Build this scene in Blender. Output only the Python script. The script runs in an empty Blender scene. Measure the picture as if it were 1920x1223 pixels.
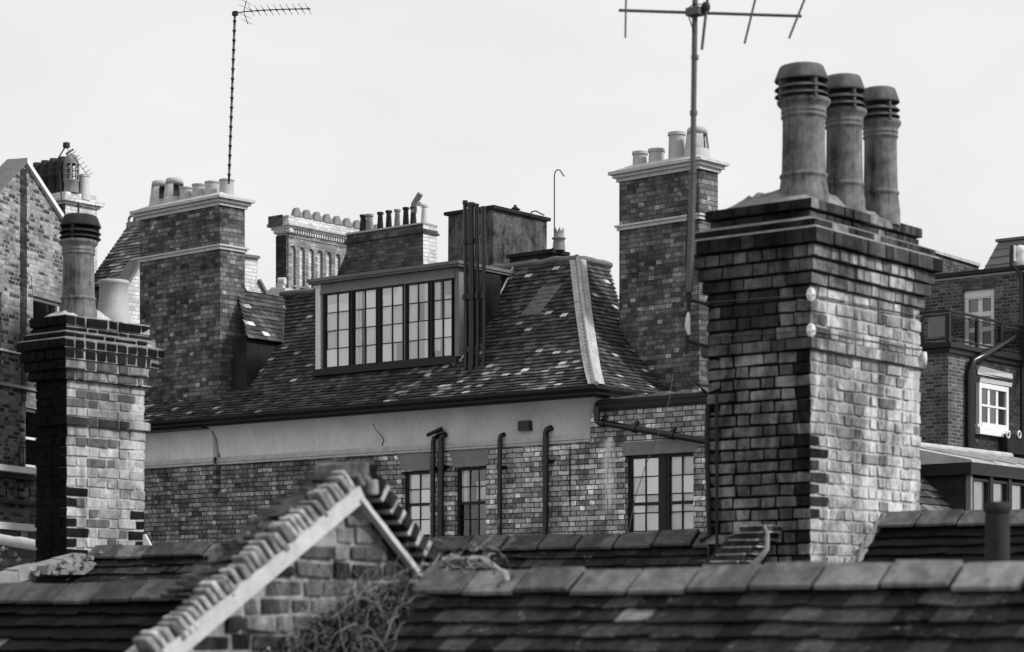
import bpy, math, random
from mathutils import Vector, Matrix

R = math.radians
scene = bpy.context.scene
col = scene.collection

# ---------------------------------------------------------------- camera
FPX, CX, HY, CAMZ = 4260.0, 960.0, 1170.0, 12.0      # focal length, centre column and horizon row of the 1920 px wide photograph
cam_d = bpy.data.cameras.new("camera")
cam = bpy.data.objects.new("camera", cam_d)
col.objects.link(cam)
cam.location = (0, 0, CAMZ)
cam.rotation_euler = (R(90), 0, 0)
cam_d.sensor_width = 36.0
cam_d.lens = 36.0 * FPX / 1920.0
cam_d.shift_y = (HY - 611.5) / 1920.0
cam_d.clip_start = 0.5
cam_d.clip_end = 2000
cam_d.dof.use_dof = True
cam_d.dof.focus_distance = 34.0
cam_d.dof.aperture_fstop = 3.5
scene.camera = cam

# ---------------------------------------------------------------- light
SUN_EL, SUN_AZ = R(38), math.atan2(-0.22, 0.97)       # high thin cloud, the brighter side to the right of the camera
sun_dir = Vector((math.cos(SUN_EL) * math.cos(SUN_AZ), math.cos(SUN_EL) * math.sin(SUN_AZ), math.sin(SUN_EL)))
sl = bpy.data.lights.new("sun", 'SUN')
sl.energy = 4.0
sl.angle = R(9)
sl.color = (1, 1, 1)
so = bpy.data.objects.new("sun", sl)
col.objects.link(so)
so.location = (60, -20, 60)
so.rotation_euler = sun_dir.to_track_quat('Z', 'Y').to_euler()

world = bpy.data.worlds.new("World")
scene.world = world
world.use_nodes = True
wn = world.node_tree
wn.nodes.clear()
sky = wn.nodes.new('ShaderNodeTexSky')
sky.sky_type = 'NISHITA'
sky.sun_disc = False
sky.sun_elevation = SUN_EL
sky.sun_rotation = math.pi / 2 - SUN_AZ
sky.dust_density = 4.0
bw = wn.nodes.new('ShaderNodeRGBToBW')
mx = wn.nodes.new('ShaderNodeMix')
mx.data_type = 'FLOAT'
mx.inputs[0].default_value = 0.86                      # an overcast, black and white sky: mostly an even cloud sheet
mx.inputs[3].default_value = 9.8
bg = wn.nodes.new('ShaderNodeBackground')
bg.inputs[1].default_value = 0.1
wo = wn.nodes.new('ShaderNodeOutputWorld')
wn.links.new(sky.outputs[0], bw.inputs[0])
wn.links.new(bw.outputs[0], mx.inputs[2])
ctc = wn.nodes.new('ShaderNodeTexCoord')                 # faint tone in the cloud sheet
cmp_ = wn.nodes.new('ShaderNodeMapping')
cmp_.inputs['Scale'].default_value = (2.2, 2.2, 4.5)
cnz = wn.nodes.new('ShaderNodeTexNoise')
cnz.inputs['Scale'].default_value = 2.4
cnz.inputs['Detail'].default_value = 5.0
cmr = wn.nodes.new('ShaderNodeMapRange')
cmr.inputs[1].default_value, cmr.inputs[2].default_value = .3, .7
cmr.inputs[3].default_value, cmr.inputs[4].default_value = .925, 1.045
cmu = wn.nodes.new('ShaderNodeMath')
cmu.operation = 'MULTIPLY'
wn.links.new(ctc.outputs['Generated'], cmp_.inputs[0])
wn.links.new(cmp_.outputs[0], cnz.inputs['Vector'])
wn.links.new(cnz.outputs['Fac'], cmr.inputs[0])
wn.links.new(mx.outputs[0], cmu.inputs[0])
wn.links.new(cmr.outputs[0], cmu.inputs[1])
wn.links.new(cmu.outputs[0], bg.inputs[0])
wn.links.new(bg.outputs[0], wo.inputs[0])

scene.view_settings.view_transform = 'Standard'
scene.view_settings.look = 'None'
scene.view_settings.exposure = 0.0
scene.view_settings.gamma = 1.0
scene.cycles.max_bounces = 6
scene.cycles.transparent_max_bounces = 12
scene.cycles.use_denoising = True

# ---------------------------------------------------------------- helpers: frames
class Frame:
    """A vertical grid of its own: x along the street front (right and nearer), y into the depth (right and farther), z above the eye."""
    def __init__(self, px, Z, deg):
        a = R(deg)
        self.a = a
        self.o = Vector(((px - CX) / FPX * Z, Z, CAMZ))
        self.u = Vector((math.cos(a), -math.sin(a), 0))
        self.v = Vector((math.sin(a), math.cos(a), 0))
    def world(self, p):
        return self.o + self.u * p[0] + self.v * p[1] + Vector((0, 0, p[2]))
    def front(self, px, py, t=0.0):
        k = (px - CX) / FPX
        o = self.o + self.v * t
        s = (k * o.y - o.x) / (self.u.x - k * self.u.y)
        Z = o.y + s * self.u.y
        return s, (HY - py) / FPX * Z
    def side(self, px, py, s=0.0):
        k = (px - CX) / FPX
        o = self.o + self.u * s
        t = (k * o.y - o.x) / (self.v.x - k * self.v.y)
        Z = o.y + t * self.v.y
        return t, (HY - py) / FPX * Z
    def s(self, px, t=0.0):
        return self.front(px, 0, t)[0]
    def t(self, px, s=0.0):
        return self.side(px, 0, s)[0]
    def zat(self, py, s, t):
        Z = (self.o + self.u * s + self.v * t).y
        return (HY - py) / FPX * Z

# ---------------------------------------------------------------- helpers: meshes
class MB:
    def __init__(self, seed=1):
        self.v, self.f, self.tone, self.mi, self.sm = [], [], [], [], []
        self.rng = random.Random(seed)
    def face(self, pts, tone=.5, mi=0, sm=False):
        n = len(self.v)
        self.v += [tuple(p) for p in pts]
        self.f.append(tuple(range(n, n + len(pts))))
        self.tone.append(tone); self.mi.append(mi); self.sm.append(sm)
    def grid(self, rows, tone=.5, mi=0, sm=True, closed=False):
        n = len(self.v); m = len(rows[0])
        for r in rows: self.v += [tuple(p) for p in r]
        for i in range(len(rows) - 1):
            for j in range(m if closed else m - 1):
                k = (j + 1) % m
                self.f.append((n + i * m + j, n + i * m + k, n + (i + 1) * m + k, n + (i + 1) * m + j))
                self.tone.append(tone); self.mi.append(mi); self.sm.append(sm)
    def hexa(self, p, tone=.5, mi=0, skip=()):
        n = len(self.v)
        self.v += [tuple(q) for q in p]
        F = dict(b=(3, 2, 1, 0), t=(4, 5, 6, 7), f=(0, 1, 5, 4), r=(1, 2, 6, 5), k=(2, 3, 7, 6), l=(3, 0, 4, 7))
        for k, q in F.items():
            if k in skip: continue
            self.f.append(tuple(n + i for i in q)); self.tone.append(tone); self.mi.append(mi); self.sm.append(False)
    def box(self, x0, x1, y0, y1, z0, z1, tone=.5, mi=0, j=0.0, skip=(), over=None):
        g = self.rng.uniform
        P = [(x0, y0, z0), (x1, y0, z0), (x1, y1, z0), (x0, y1, z0), (x0, y0, z1), (x1, y0, z1), (x1, y1, z1), (x0, y1, z1)]
        if j: P = [(a + g(-j, j), b + g(-j, j), c + g(-j, j)) for a, b, c in P]
        self.hexa(P, tone, mi, skip)
        for i, k in enumerate('btfrkl'):
            if over and k in over: self.tone[len(self.tone) - 6 + i] = over[k]
    def ring(self, x0, x1, y0, y1, z0, z1, o, tone=.5, mi=0, j=0.0):
        self.box(x0 - o, x1 + o, y0 - o, y1 + o, z0, z1, tone, mi, j)
    def prism(self, poly, axis, lo, hi, tone=.5, mi=0, caps=True):
        """poly: 2D points (x,z) for axis 'y', (y,z) for axis 'x'; extruded from lo to hi."""
        def P(p, h): return (p[0], h, p[1]) if axis == 'y' else (h, p[0], p[1])
        n = len(poly)
        if caps:
            self.face([P(p, lo) for p in poly], tone, mi)
            self.face([P(p, hi) for p in reversed(poly)], tone, mi)
        for i in range(n):
            a, b = poly[i], poly[(i + 1) % n]
            self.face([P(a, lo), P(a, hi), P(b, hi), P(b, lo)], tone, mi)
    def tube(self, path, r, seg=8, tone=.5, mi=0, cap=True, sm=True):
        path = [Vector(p) for p in path]
        rs = r if isinstance(r, (list, tuple)) else [r] * len(path)
        rows = []
        up = None
        for i, p in enumerate(path):
            d = (path[min(i + 1, len(path) - 1)] - path[max(i - 1, 0)])
            if d.length < 1e-9: d = Vector((0, 0, 1))
            d.normalize()
            if up is None:
                up = Vector((1, 0, 0)) if abs(d.x) < .9 else Vector((0, 1, 0))
            x = (up - d * up.dot(d)).normalized(); y = d.cross(x); up = x
            rows.append([p + (x * math.cos(2 * math.pi * k / seg) + y * math.sin(2 * math.pi * k / seg)) * rs[i] for k in range(seg)])
        self.grid(rows, tone, mi, sm, True)
        if cap:
            self.face(list(reversed(rows[0])), tone, mi); self.face(rows[-1], tone, mi)
    def lathe(self, prof, c=(0, 0, 0), seg=28, tone=.5, mi=0, a0=0.0, a1=None, sm=True):
        full = a1 is None
        a1_ = 2 * math.pi if full else a1
        m = seg if full else seg + 1
        rows = [[(c[0] + r * math.cos(a0 + (a1_ - a0) * k / seg), c[1] + r * math.sin(a0 + (a1_ - a0) * k / seg), c[2] + z) for k in range(m)] for r, z in prof]
        self.grid(rows, tone, mi, sm, full)
    def bricks(self, x0, x1, y0, y1, z0, h, course, tone, o=0.0, L=.225, Hd=.108, gap=.011, j=.003, pr=.004, sides='flbr'):
        """One course of real bricks round a rectangle. tone(side, a, z) gives a brick's tone; sides f(ront) l(eft) b(ack) r(ight)."""
        g = self.rng
        x0 -= o; x1 += o; y0 -= o; y1 += o
        dep = .1
        def run(lo, hi, start):
            out = []; a = lo + 0.0; k = start; first = True
            while a < hi - .02:
                w = (L if k % 2 == 0 else Hd) * g.uniform(.94, 1.06)
                if first and start == 2: w = Hd * .75
                first = False
                b = min(a + w, hi)
                if hi - b < .05: b = hi
                out.append((a, b)); a = b; k += 1
            return out
        st = course % 2
        ins = dep if course % 2 else 0.0
        za, zb = z0 + gap * .5, z0 + h - gap * .5
        for sd in sides:
            if sd in 'fb':
                for a, b in run(x0 + ins, x1 - ins, st):
                    q = g.uniform(-pr, pr)
                    if sd == 'f': self.box(a + gap * .5 * (a > x0), b - gap * .5 * (b < x1), y0 - q, y0 + dep, za, zb, tone('f', (a + b) / 2, z0), 0, j, (), {'r': tone('r', .05, z0)} if b >= x1 - .001 else None)
                    else: self.box(a + gap * .5, b - gap * .5, y1 - dep, y1 + q, za, zb, tone('b', (a + b) / 2, z0), 0, j, (), {'r': tone('r', y1 - .05, z0)} if b >= x1 - .001 else None)
            else:
                ins2 = 0.0 if course % 2 else dep
                for a, b in run(y0 + ins2, y1 - ins2, 1 - st):
                    q = g.uniform(-pr, pr)
                    if sd == 'r': self.box(x1 - dep, x1 + q, a + gap * .5 * (a > y0), b - gap * .5 * (b < y1), za, zb, tone('r', (a + b) / 2, z0), 0, j, (), {'f': tone('f', x1 - .05, z0)} if a <= y0 + .001 else None)
                    else: self.box(x0 - q, x0 + dep, a + gap * .5, b - gap * .5, za, zb, tone('l', (a + b) / 2, z0), 0, j)
    def mesh(self, name, mats, shift=(0, 0, 0)):
        me = bpy.data.meshes.new(name)
        vs = [(a - shift[0], b - shift[1], c - shift[2]) for a, b, c in self.v]
        me.from_pydata(vs, [], self.f)
        for m in (mats if isinstance(mats, (list, tuple)) else [mats]): me.materials.append(m)
        me.polygons.foreach_set('material_index', self.mi)
        me.polygons.foreach_set('use_smooth', self.sm)
        at = me.attributes.new('tone', 'FLOAT', 'FACE')
        at.data.foreach_set('value', self.tone)
        me.update()
        uv = me.uv_layers.new(name='UVMap')
        V = [Vector(p) for p in self.v]
        for p in me.polygons:
            n = p.normal
            if abs(n.z) > .999:
                tx, ty = Vector((1, 0, 0)), Vector((0, 1, 0))
            else:
                tx = Vector((-n.y, n.x, 0)).normalized()
                if abs(tx.x) > abs(tx.y):
                    if tx.x < 0: tx = -tx
                elif tx.y < 0: tx = -tx
                ty = n.cross(tx)
                if ty.z < 0: ty = -ty
            for li, vi in zip(p.loop_indices, p.vertices):
                q = V[vi]
                uv.data[li].uv = (q.dot(tx), q.dot(ty))
        return me

class Thing:
    def __init__(self, name, label, cat, frame, base=(0, 0, 0), group=None):
        self.fr, self.base = frame, base
        e = bpy.data.objects.new(name, None)
        col.objects.link(e)
        e.location = frame.world(base)
        e.rotation_euler = (0, 0, -frame.a)
        e.empty_display_size = .2
        e['label'] = label; e['category'] = cat
        if group: e['group'] = group
        self.e = e
    def part(self, name, mb, mats, parent=None, label=None):
        o = bpy.data.objects.new(name, mb.mesh(name, mats, self.base))
        col.objects.link(o)
        o.parent = parent or self.e
        if label: o['label'] = label
        return o
    def put(self, name, mesh, loc, parent=None, label=None, scale=None, rz=0.0):
        """place a shared mesh (built round its own origin) as a part"""
        o = bpy.data.objects.new(name, mesh)
        col.objects.link(o)
        o.parent = parent or self.e
        o.location = (loc[0], loc[1], loc[2]) if (parent and parent is not self.e and parent.get('own')) else (loc[0] - self.base[0], loc[1] - self.base[1], loc[2] - self.base[2])
        o.rotation_euler = (0, 0, rz)
        if scale: o.scale = scale
        if label: o['label'] = label
        return o

def single(name, label, cat, frame, mb, mats, base=(0, 0, 0), group=None, kind=None):
    o = bpy.data.objects.new(name, mb.mesh(name, mats, base))
    col.objects.link(o)
    o.location = frame.world(base); o.rotation_euler = (0, 0, -frame.a)
    if label: o['label'] = label
    if cat: o['category'] = cat
    if group: o['group'] = group
    if kind: o['kind'] = kind
    return o

# ---------------------------------------------------------------- helpers: materials
class NT:
    def __init__(self, name):
        m = bpy.data.materials.new(name); m.use_nodes = True
        self.m = m; self.t = m.node_tree; self.t.nodes.clear()
        self.out = self.t.nodes.new('ShaderNodeOutputMaterial')
    def n(self, typ, ins=None, **kw):
        nd = self.t.nodes.new(typ)
        for k, v in kw.items(): setattr(nd, k, v)
        for k, v in (ins or {}).items(): self.set(nd.inputs[k], v)
        return nd
    def set(self, sock, v):
        if hasattr(v, 'is_output'): self.t.links.new(v, sock)
        else: sock.default_value = v
    def math(self, op, a, b=0.0, c=None):
        nd = self.t.nodes.new('ShaderNodeMath'); nd.operation = op
        self.set(nd.inputs[0], a); self.set(nd.inputs[1], b)
        if c is not None: self.set(nd.inputs[2], c)
        return nd.outputs[0]
    def mix(self, f, a, b):
        nd = self.t.nodes.new('ShaderNodeMix'); nd.data_type = 'FLOAT'
        self.set(nd.inputs[0], f); self.set(nd.inputs[2], a); self.set(nd.inputs[3], b)
        return nd.outputs[0]
    def smooth(self, x, a, b, lo=0.0, hi=1.0):
        nd = self.t.nodes.new('ShaderNodeMapRange'); nd.interpolation_type = 'SMOOTHSTEP'
        self.set(nd.inputs[0], x)
        for i, q in enumerate((a, b, lo, hi)): self.set(nd.inputs[1 + i], q)
        return nd.outputs[0]
    def noise(self, vec, scale, detail=4, rough=.6, dist=0.0):
        nd = self.n('ShaderNodeTexNoise', {'Scale': scale, 'Detail': detail, 'Roughness': rough, 'Distortion': dist})
        self.t.links.new(vec, nd.inputs['Vector'])
        return nd.outputs['Fac']
    def ramp(self, x, stops):
        nd = self.t.nodes.new('ShaderNodeValToRGB'); self.set(nd.inputs[0], x)
        e = nd.color_ramp.elements
        while len(e) < len(stops): e.new(.5)
        for i, (p, c) in enumerate(stops):
            e[i].position = p; e[i].color = (c, c, c, 1)
        bw = self.t.nodes.new('ShaderNodeRGBToBW'); self.t.links.new(nd.outputs[0], bw.inputs[0])
        return bw.outputs[0]
    def done(self, colr, rough=.85, bump=None, bdist=.01, bstr=.7, spec=.08, metal=0.0):
        p = self.n('ShaderNodeBsdfPrincipled')
        self.set(p.inputs['Base Color'], (colr, colr, colr, 1) if isinstance(colr, (int, float)) else colr)
        self.set(p.inputs['Roughness'], rough)
        p.inputs['Specular IOR Level'].default_value = spec
        p.inputs['Metallic'].default_value = metal
        if bump is not None:
            b = self.n('ShaderNodeBump', {'Strength': bstr, 'Distance': bdist}); self.set(b.inputs['Height'], bump)
            self.t.links.new(b.outputs[0], p.inputs['Normal'])
        self.t.links.new(p.outputs[0], self.out.inputs[0])
        return self.m

def m_plain(name, c, var=.25, scale=6.0, rough=.8, bump=.3, streak=0.0, spec=.08, metal=0.0, fine=40.0):
    """a painted, rendered or metal surface with blotches, fine grain and optional vertical run marks"""
    k = NT(name)
    co = k.n('ShaderNodeTexCoord').outputs['Object']
    n1 = k.noise(co, scale, 6, .65, .4)
    n2 = k.noise(co, fine, 3, .6)
    f = k.math('ADD', k.math('MULTIPLY', k.math('SUBTRACT', n1, .5), 2.6 * var), k.math('MULTIPLY', k.math('SUBTRACT', n2, .5), .9 * var))
    if streak:
        mp = k.n('ShaderNodeMapping', {'Scale': (7, 7, .5)}); k.t.links.new(co, mp.inputs[0])
        n3 = k.noise(mp.outputs[0], 3.0, 5, .6)
        f = k.math('ADD', f, k.math('MULTIPLY', k.math('SUBTRACT', n3, .5), 2.4 * streak))
    c_ = k.math('MULTIPLY', k.math('MAXIMUM', k.math('ADD', f, 1.0), .15), c)
    return k.done(c_, rough, k.math('ADD', n1, k.math('MULTIPLY', n2, .4)) if bump else None, .01, bump, spec, metal)

def m_tone(name, stops, var=.35, scale=18.0, rough=.85, bump=.5, lichen=0.0, mul=1.0, spec=.05, stain=0.0):
    """pieces that carry their own tone (bricks, tiles): per-piece value, blotches, lichen"""
    k = NT(name)
    at = k.n('ShaderNodeAttribute', attribute_name='tone').outputs['Fac']
    co = k.n('ShaderNodeTexCoord').outputs['Object']
    n1 = k.noise(co, scale, 6, .7, .6)
    n2 = k.noise(co, scale * 5, 3, .6)
    base = k.ramp(at, stops)
    f = k.math('ADD', 1.0, k.math('ADD', k.math('MULTIPLY', k.math('SUBTRACT', n1, .5), 3 * var), k.math('MULTIPLY', k.math('SUBTRACT', n2, .5), var)))
    c_ = k.math('MULTIPLY', base, k.math('MAXIMUM', f, .12))
    if stain:
        mp = k.n('ShaderNodeMapping', {'Scale': (1.0, 1.0, .55), 'Location': (3.1, 1.7, .4)}); k.t.links.new(co, mp.inputs[0])
        n4 = k.noise(mp.outputs[0], 2.6, 8, .68, .9)
        mp2 = k.n('ShaderNodeMapping', {'Scale': (9, 9, .8)}); k.t.links.new(co, mp2.inputs[0])
        n5 = k.noise(mp2.outputs[0], 1.6, 5, .65, .3)
        c_ = k.math('MULTIPLY', c_, k.smooth(n4, .36, .62, 1 - stain, 1.0 + stain * .25))
        c_ = k.math('MULTIPLY', c_, k.smooth(n5, .30, .60, 1 - stain * .55, 1.0))
    if lichen:
        n3 = k.noise(co, scale * .9, 5, .75, 1.0)
        c_ = k.mix(k.smooth(n3, .60, .70, 0, lichen), c_, .33)
    if mul != 1.0: c_ = k.math('MULTIPLY', c_, mul)
    return k.done(c_, rough, k.math('ADD', n1, k.math('MULTIPLY', n2, .5)), .006, bump, spec)

def m_brick(name, stops, mortar, h=.075, L=.225, Hd=.1125, gap=.010, stain=.35, warp=.004, bands=None, streak=None, blot=.9, mortar_var=.5, ugrad=None, spread=.62):
    """Flemish-bond brickwork laid out in metres on the wall's UV: every brick its own tone"""
    k = NT(name)
    uv = k.n('ShaderNodeUVMap').outputs[0]
    nz = k.n('ShaderNodeTexNoise', {'Scale': 9.0, 'Detail': 2.0}); k.t.links.new(uv, nz.inputs['Vector'])
    off = k.n('ShaderNodeVectorMath', operation='MULTIPLY_ADD'); k.t.links.new(nz.outputs['Color'], off.inputs[0])
    off.inputs[1].default_value = (warp * 2, warp * 2, 0); k.t.links.new(uv, off.inputs[2])
    sp = k.n('ShaderNodeSeparateXYZ'); k.t.links.new(off.outputs[0], sp.inputs[0])
    u, v = sp.outputs[0], sp.outputs[1]
    P = L + Hd
    r = k.math('DIVIDE', v, h); row = k.math('FLOOR', r)
    fv = k.math('MULTIPLY', k.math('SUBTRACT', r, row), h)
    rj = k.n('ShaderNodeTexWhiteNoise', noise_dimensions='1D'); k.set(rj.inputs['W'], row)
    x = k.math('ADD', k.math('DIVIDE', u, P), k.math('ADD', k.math('MULTIPLY', row, .5), k.math('MULTIPLY', rj.outputs[0], .12)))
    cell = k.math('FLOOR', x)
    fx = k.math('MULTIPLY', k.math('SUBTRACT', x, cell), P)
    ish = k.math('GREATER_THAN', fx, L)
    lx = k.math('SUBTRACT', fx, k.math('MULTIPLY', ish, L))
    w = k.mix(ish, L, Hd)
    du = k.math('MINIMUM', lx, k.math('SUBTRACT', w, lx))
    dv = k.math('MINIMUM', fv, k.math('SUBTRACT', h, fv))
    d = k.math('MINIMUM', du, dv)
    brick = k.smooth(d, gap * .5 - .003, gap * .5 + .003)
    idv = k.n('ShaderNodeCombineXYZ'); k.set(idv.inputs[0], k.math('ADD', k.math('MULTIPLY', cell, 2.0), ish)); k.set(idv.inputs[1], row)
    wnz = k.n('ShaderNodeTexWhiteNoise', noise_dimensions='3D'); k.t.links.new(idv.outputs[0], wnz.inputs['Vector'])
    val = wnz.outputs['Value']
    nr = k.noise(uv, 2.4, 7, .72, .8)
    nr2 = k.noise(uv, 11.0, 4, .65, .5)
    wx = k.math('ADD', k.math('MULTIPLY', k.math('SUBTRACT', nr, .5), 1.5), k.math('MULTIPLY', k.math('SUBTRACT', nr2, .5), 1.0))
    val = k.math('ADD', k.math('ADD', k.math('MULTIPLY', val, spread), (1 - spread) * .5), wx)
    val = k.math('MINIMUM', k.math('MAXIMUM', k.math('ADD', val, k.math('MULTIPLY', ish, .08)), 0.0), 1.0)
    c = k.ramp(val, stops)
    n1 = k.noise(uv, 26.0, 4, .7)
    c = k.math('MULTIPLY', c, k.math('ADD', 1.0, k.math('MULTIPLY', k.math('SUBTRACT', n1, .5), blot)))
    mo = k.math('MULTIPLY', mortar, k.math('ADD', 1.0, k.math('MULTIPLY', k.math('SUBTRACT', n1, .5), 2 * mortar_var)))
    c = k.mix(brick, mo, c)
    n2 = k.noise(uv, 1.3, 6, .7, .7)
    c = k.math('MULTIPLY', c, k.smooth(n2, .30, .70, 1 - stain, 1.0 + stain * .55))
    for (v0, v1, f) in (bands or []):                  # rain-washed or sooty courses: soft change of the brick with height
        c = k.math('MULTIPLY', c, k.math('ADD', 1.0, k.math('MULTIPLY', k.smooth(v, v0, v1), f - 1.0)))
    if ugrad: c = k.math('MULTIPLY', c, k.smooth(u, *ugrad))     # the older left bay is grimier than the right
    for (uc, hw, va, vb, amt) in (streak or []):        # lime or rust run marks
        sv = k.n('ShaderNodeMapping', {'Scale': (14, 1.2, 1)}); k.t.links.new(uv, sv.inputs[0])
        sn = k.noise(sv.outputs[0], 2.0, 5, .7)
        m_ = k.smooth(k.math('ABSOLUTE', k.math('SUBTRACT', u, uc)), hw * 1.2, hw * .2)
        m_ = k.math('MULTIPLY', m_, k.math('MULTIPLY', k.smooth(v, va, va + .3), k.smooth(v, vb + .02, vb - .02)))
        m_ = k.math('MULTIPLY', m_, k.smooth(sn, .36, .52))
        c = k.mix(k.math('MULTIPLY', m_, .85), c, amt)
    hgt = k.math('ADD', brick, k.math('ADD', k.math('MULTIPLY', n1, .35), k.math('MULTIPLY', val, .25)))
    return k.done(c, .88, hgt, .014, .9)

def m_glass(name, tint=.9, gl=.0):
    k = NT(name)
    tr = k.n('ShaderNodeBsdfTransparent', {'Color': (tint, tint, tint, 1)})
    nz = k.noise(k.n('ShaderNodeTexCoord').outputs['Object'], 5.0, 2)
    bp = k.n('ShaderNodeBump', {'Strength': .12, 'Distance': .02}); k.set(bp.inputs['Height'], nz)
    go = k.n('ShaderNodeBsdfGlossy', {'Roughness': .03}); k.t.links.new(bp.outputs[0], go.inputs['Normal'])
    fr = k.n('ShaderNodeFresnel', {'IOR': 1.5}); k.t.links.new(bp.outputs[0], fr.inputs['Normal'])
    at = k.n('ShaderNodeAttribute', attribute_name='tone').outputs['Fac']
    f = k.math('MINIMUM', k.math('ADD', k.math('MULTIPLY', fr.outputs[0], 1.6), k.math('MULTIPLY', at, 2.0 * gl)), 1.0)
    ms = k.n('ShaderNodeMixShader'); k.set(ms.inputs[0], f)
    k.t.links.new(tr.outputs[0], ms.inputs[1]); k.t.links.new(go.outputs[0], ms.inputs[2])
    k.t.links.new(ms.outputs[0], k.out.inputs[0])
    return k.m

def m_cloth(name, c, folds=34.0):
    k = NT(name)
    uv = k.n('ShaderNodeUVMap').outputs[0]
    mp = k.n('ShaderNodeMapping', {'Scale': (folds, 1.5, 1)}); k.t.links.new(uv, mp.inputs[0])
    n1 = k.noise(mp.outputs[0], 1.0, 3, .5, .5)
    n2 = k.noise(uv, 3.0, 4, .6, .5)
    c_ = k.math('MULTIPLY', c, k.math('MINIMUM', k.math('ADD', .45, k.math('ADD', k.math('MULTIPLY', n1, .5), k.math('MULTIPLY', n2, .5))), .95))
    return k.done(c_, .9, n1, .03, .6, .1)

M = {}
M['brick_main'] = m_brick('front_brickwork', [(0, .06), (.2, .12), (.5, .22), (.75, .31), (.92, .44), (1, .62)], .035, gap=.012, spread=.75, stain=.42, blot=1.2,
                          streak=[(.40, .13, 1.5, 2.66, .72), (-.30, .035, 1.5, 2.6, .02)], ugrad=(-5.0, -2.6, .85, 1.75))
M['brick_stack'] = m_brick('stack_brickwork', [(0, .035), (.3, .075), (.55, .115), (.8, .165), (.96, .24), (1, .36)], .085, gap=.010, stain=.45, blot=1.5, spread=.72)
M['brick_pale'] = m_brick('pale_brickwork', [(0, .32), (.4, .50), (.8, .62), (1, .72)], .50, gap=.012, stain=.22)
M['brick_mid'] = m_brick('grey_brickwork', [(0, .10), (.3, .17), (.7, .26), (1, .40)], .30, gap=.013, stain=.35)
M['brick_dark'] = m_brick('dark_brickwork', [(0, .03), (.35, .06), (.7, .10), (1, .17)], .24, gap=.014, stain=.35)
M['brick_black'] = m_brick('black_brickwork', [(0, .018), (.4, .03), (.8, .055), (1, .10)], .05, gap=.012, stain=.35)  # near-black brick, also laid on stack faces to paint their shade
M['brick_gable'] = m_brick('gable_brickwork', [(0, .04), (.30, .08), (.40, .20), (.7, .28), (1, .36)], .34, gap=.014, stain=.4, spread=.92,
                           bands=[(5.9, 4.9, .42)])
M['brick_dull'] = m_brick('dull_brickwork', [(0, .03), (.3, .06), (.6, .09), (1, .15)], .08, gap=.010, stain=.4)  # dull brick, also used to paint shade on a pale cornice
M['near_r'] = m_tone('near_stack_brick', [(0, .014), (.15, .04), (.35, .12), (.5, .21), (.7, .40), (.85, .52), (1, .64)], .55, 15, stain=.70)
M['near_l'] = m_tone('left_stack_brick', [(0, .006), (.15, .015), (.35, .06), (.5, .12), (.7, .30), (.85, .48), (1, .60)], .42, 15, stain=.55)
M['mortar_tone'] = m_tone('weathered_mortar', [(0, .008), (.5, .10), (1, .58)], .4, 22, stain=.5)
M['mortar'] = m_plain('lime_mortar', .40, .30, 14, .95, .6)
M['mortar_dirty'] = m_plain('dirty_mortar', .20, .55, 9, .95, .8)
M['plaster'] = m_plain('frieze_render', .60, .30, 1.5, .9, .3, streak=.13)
M['stone'] = m_plain('pale_stone', .43, .34, 6, .88, .5, streak=.15)
M['stone_grey'] = m_plain('gauged_brick_arch', .20, .25, 6, .85, .25, streak=.12)
M['white_paint'] = m_plain('old_white_paint', .62, .12, 8, .6, .15, streak=.06)
M['grey_paint'] = m_plain('weathered_grey_paint', .17, .28, 7, .65, .25, streak=.15)
M['dark_paint'] = m_plain('dark_gloss_paint', .014, .35, 9, .45, .2, spec=.22)
M['iron'] = m_plain('black_iron_pipe', .006, .35, 14, .22, .2, spec=.40)
M['render_black'] = m_plain('tarred_render', .022, .85, 3.0, .92, .7, streak=.35)
M['render_worn'] = m_plain('worn_tarred_render', .07, 1.7, 2.6, .92, .8, streak=.8, fine=18)
M['lead'] = m_plain('sheet_lead', .36, .4, 5, .6, .5, streak=.3)
M['lead_dark'] = m_plain('dull_lead', .13, .35, 5, .65, .3, streak=.12)
M['pot_pale'] = m_plain('buff_clay', .37, .22, 7, .8, .3, streak=.16)
M['pot_grey'] = m_plain('weathered_clay', .12, 1.2, 4.2, .75, .35, streak=1.2, fine=24)
M['pot_cowl'] = m_plain('soot_stained_clay', .09, .7, 6, .8, .35, streak=.4)
M['pot_dark'] = m_plain('sooty_clay', .03, .5, 7, .8, .3, streak=.25)
M['pot_mid'] = m_plain('grey_clay', .20, .35, 7, .8, .3, streak=.2)
M['pot_bright'] = m_plain('bleached_clay', .48, .2, 7, .8, .3)
M['slate'] = m_tone('roof_slate', [(0, .018), (.3, .048), (.6, .082), (.85, .14), (.93, .28), (1, .62)], .38, 14, .7, .6, lichen=.0, spec=.12, stain=.3)
M['tile_near'] = m_tone('near_roof_tile', [(0, .008), (.3, .018), (.6, .034), (.85, .08), (1, .30)], .8, 14, .75, .8, lichen=.45, stain=.3)
M['tile_black'] = m_tone('black_roof_tile', [(0, .004), (.5, .010), (.85, .02), (1, .16)], .5, 12, .8, .6)  # near-black tile tones with a few paler pieces
M['tile_far'] = m_tone('far_roof_tile', [(0, .02), (.5, .05), (.85, .12), (1, .30)], .35, 8)
M['ridge'] = m_tone('ridge_tile_clay', [(0, .055), (.5, .155), (1, .29)], .5, 9, .75, .6, stain=.5, lichen=.12)
M['ridge_dark'] = m_tone('dark_ridge_tile_clay', [(0, .025), (.5, .085), (1, .18)], .5, 9, .75, .6, stain=.5, lichen=.1)
M['under'] = m_plain('roof_underlay', .006, .2, 5, .95, 0)
M['room'] = m_plain('dim_room', .03, .2, 2, .95, 0)
M['glass'] = m_glass('window_glass', .985, .21)
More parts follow.
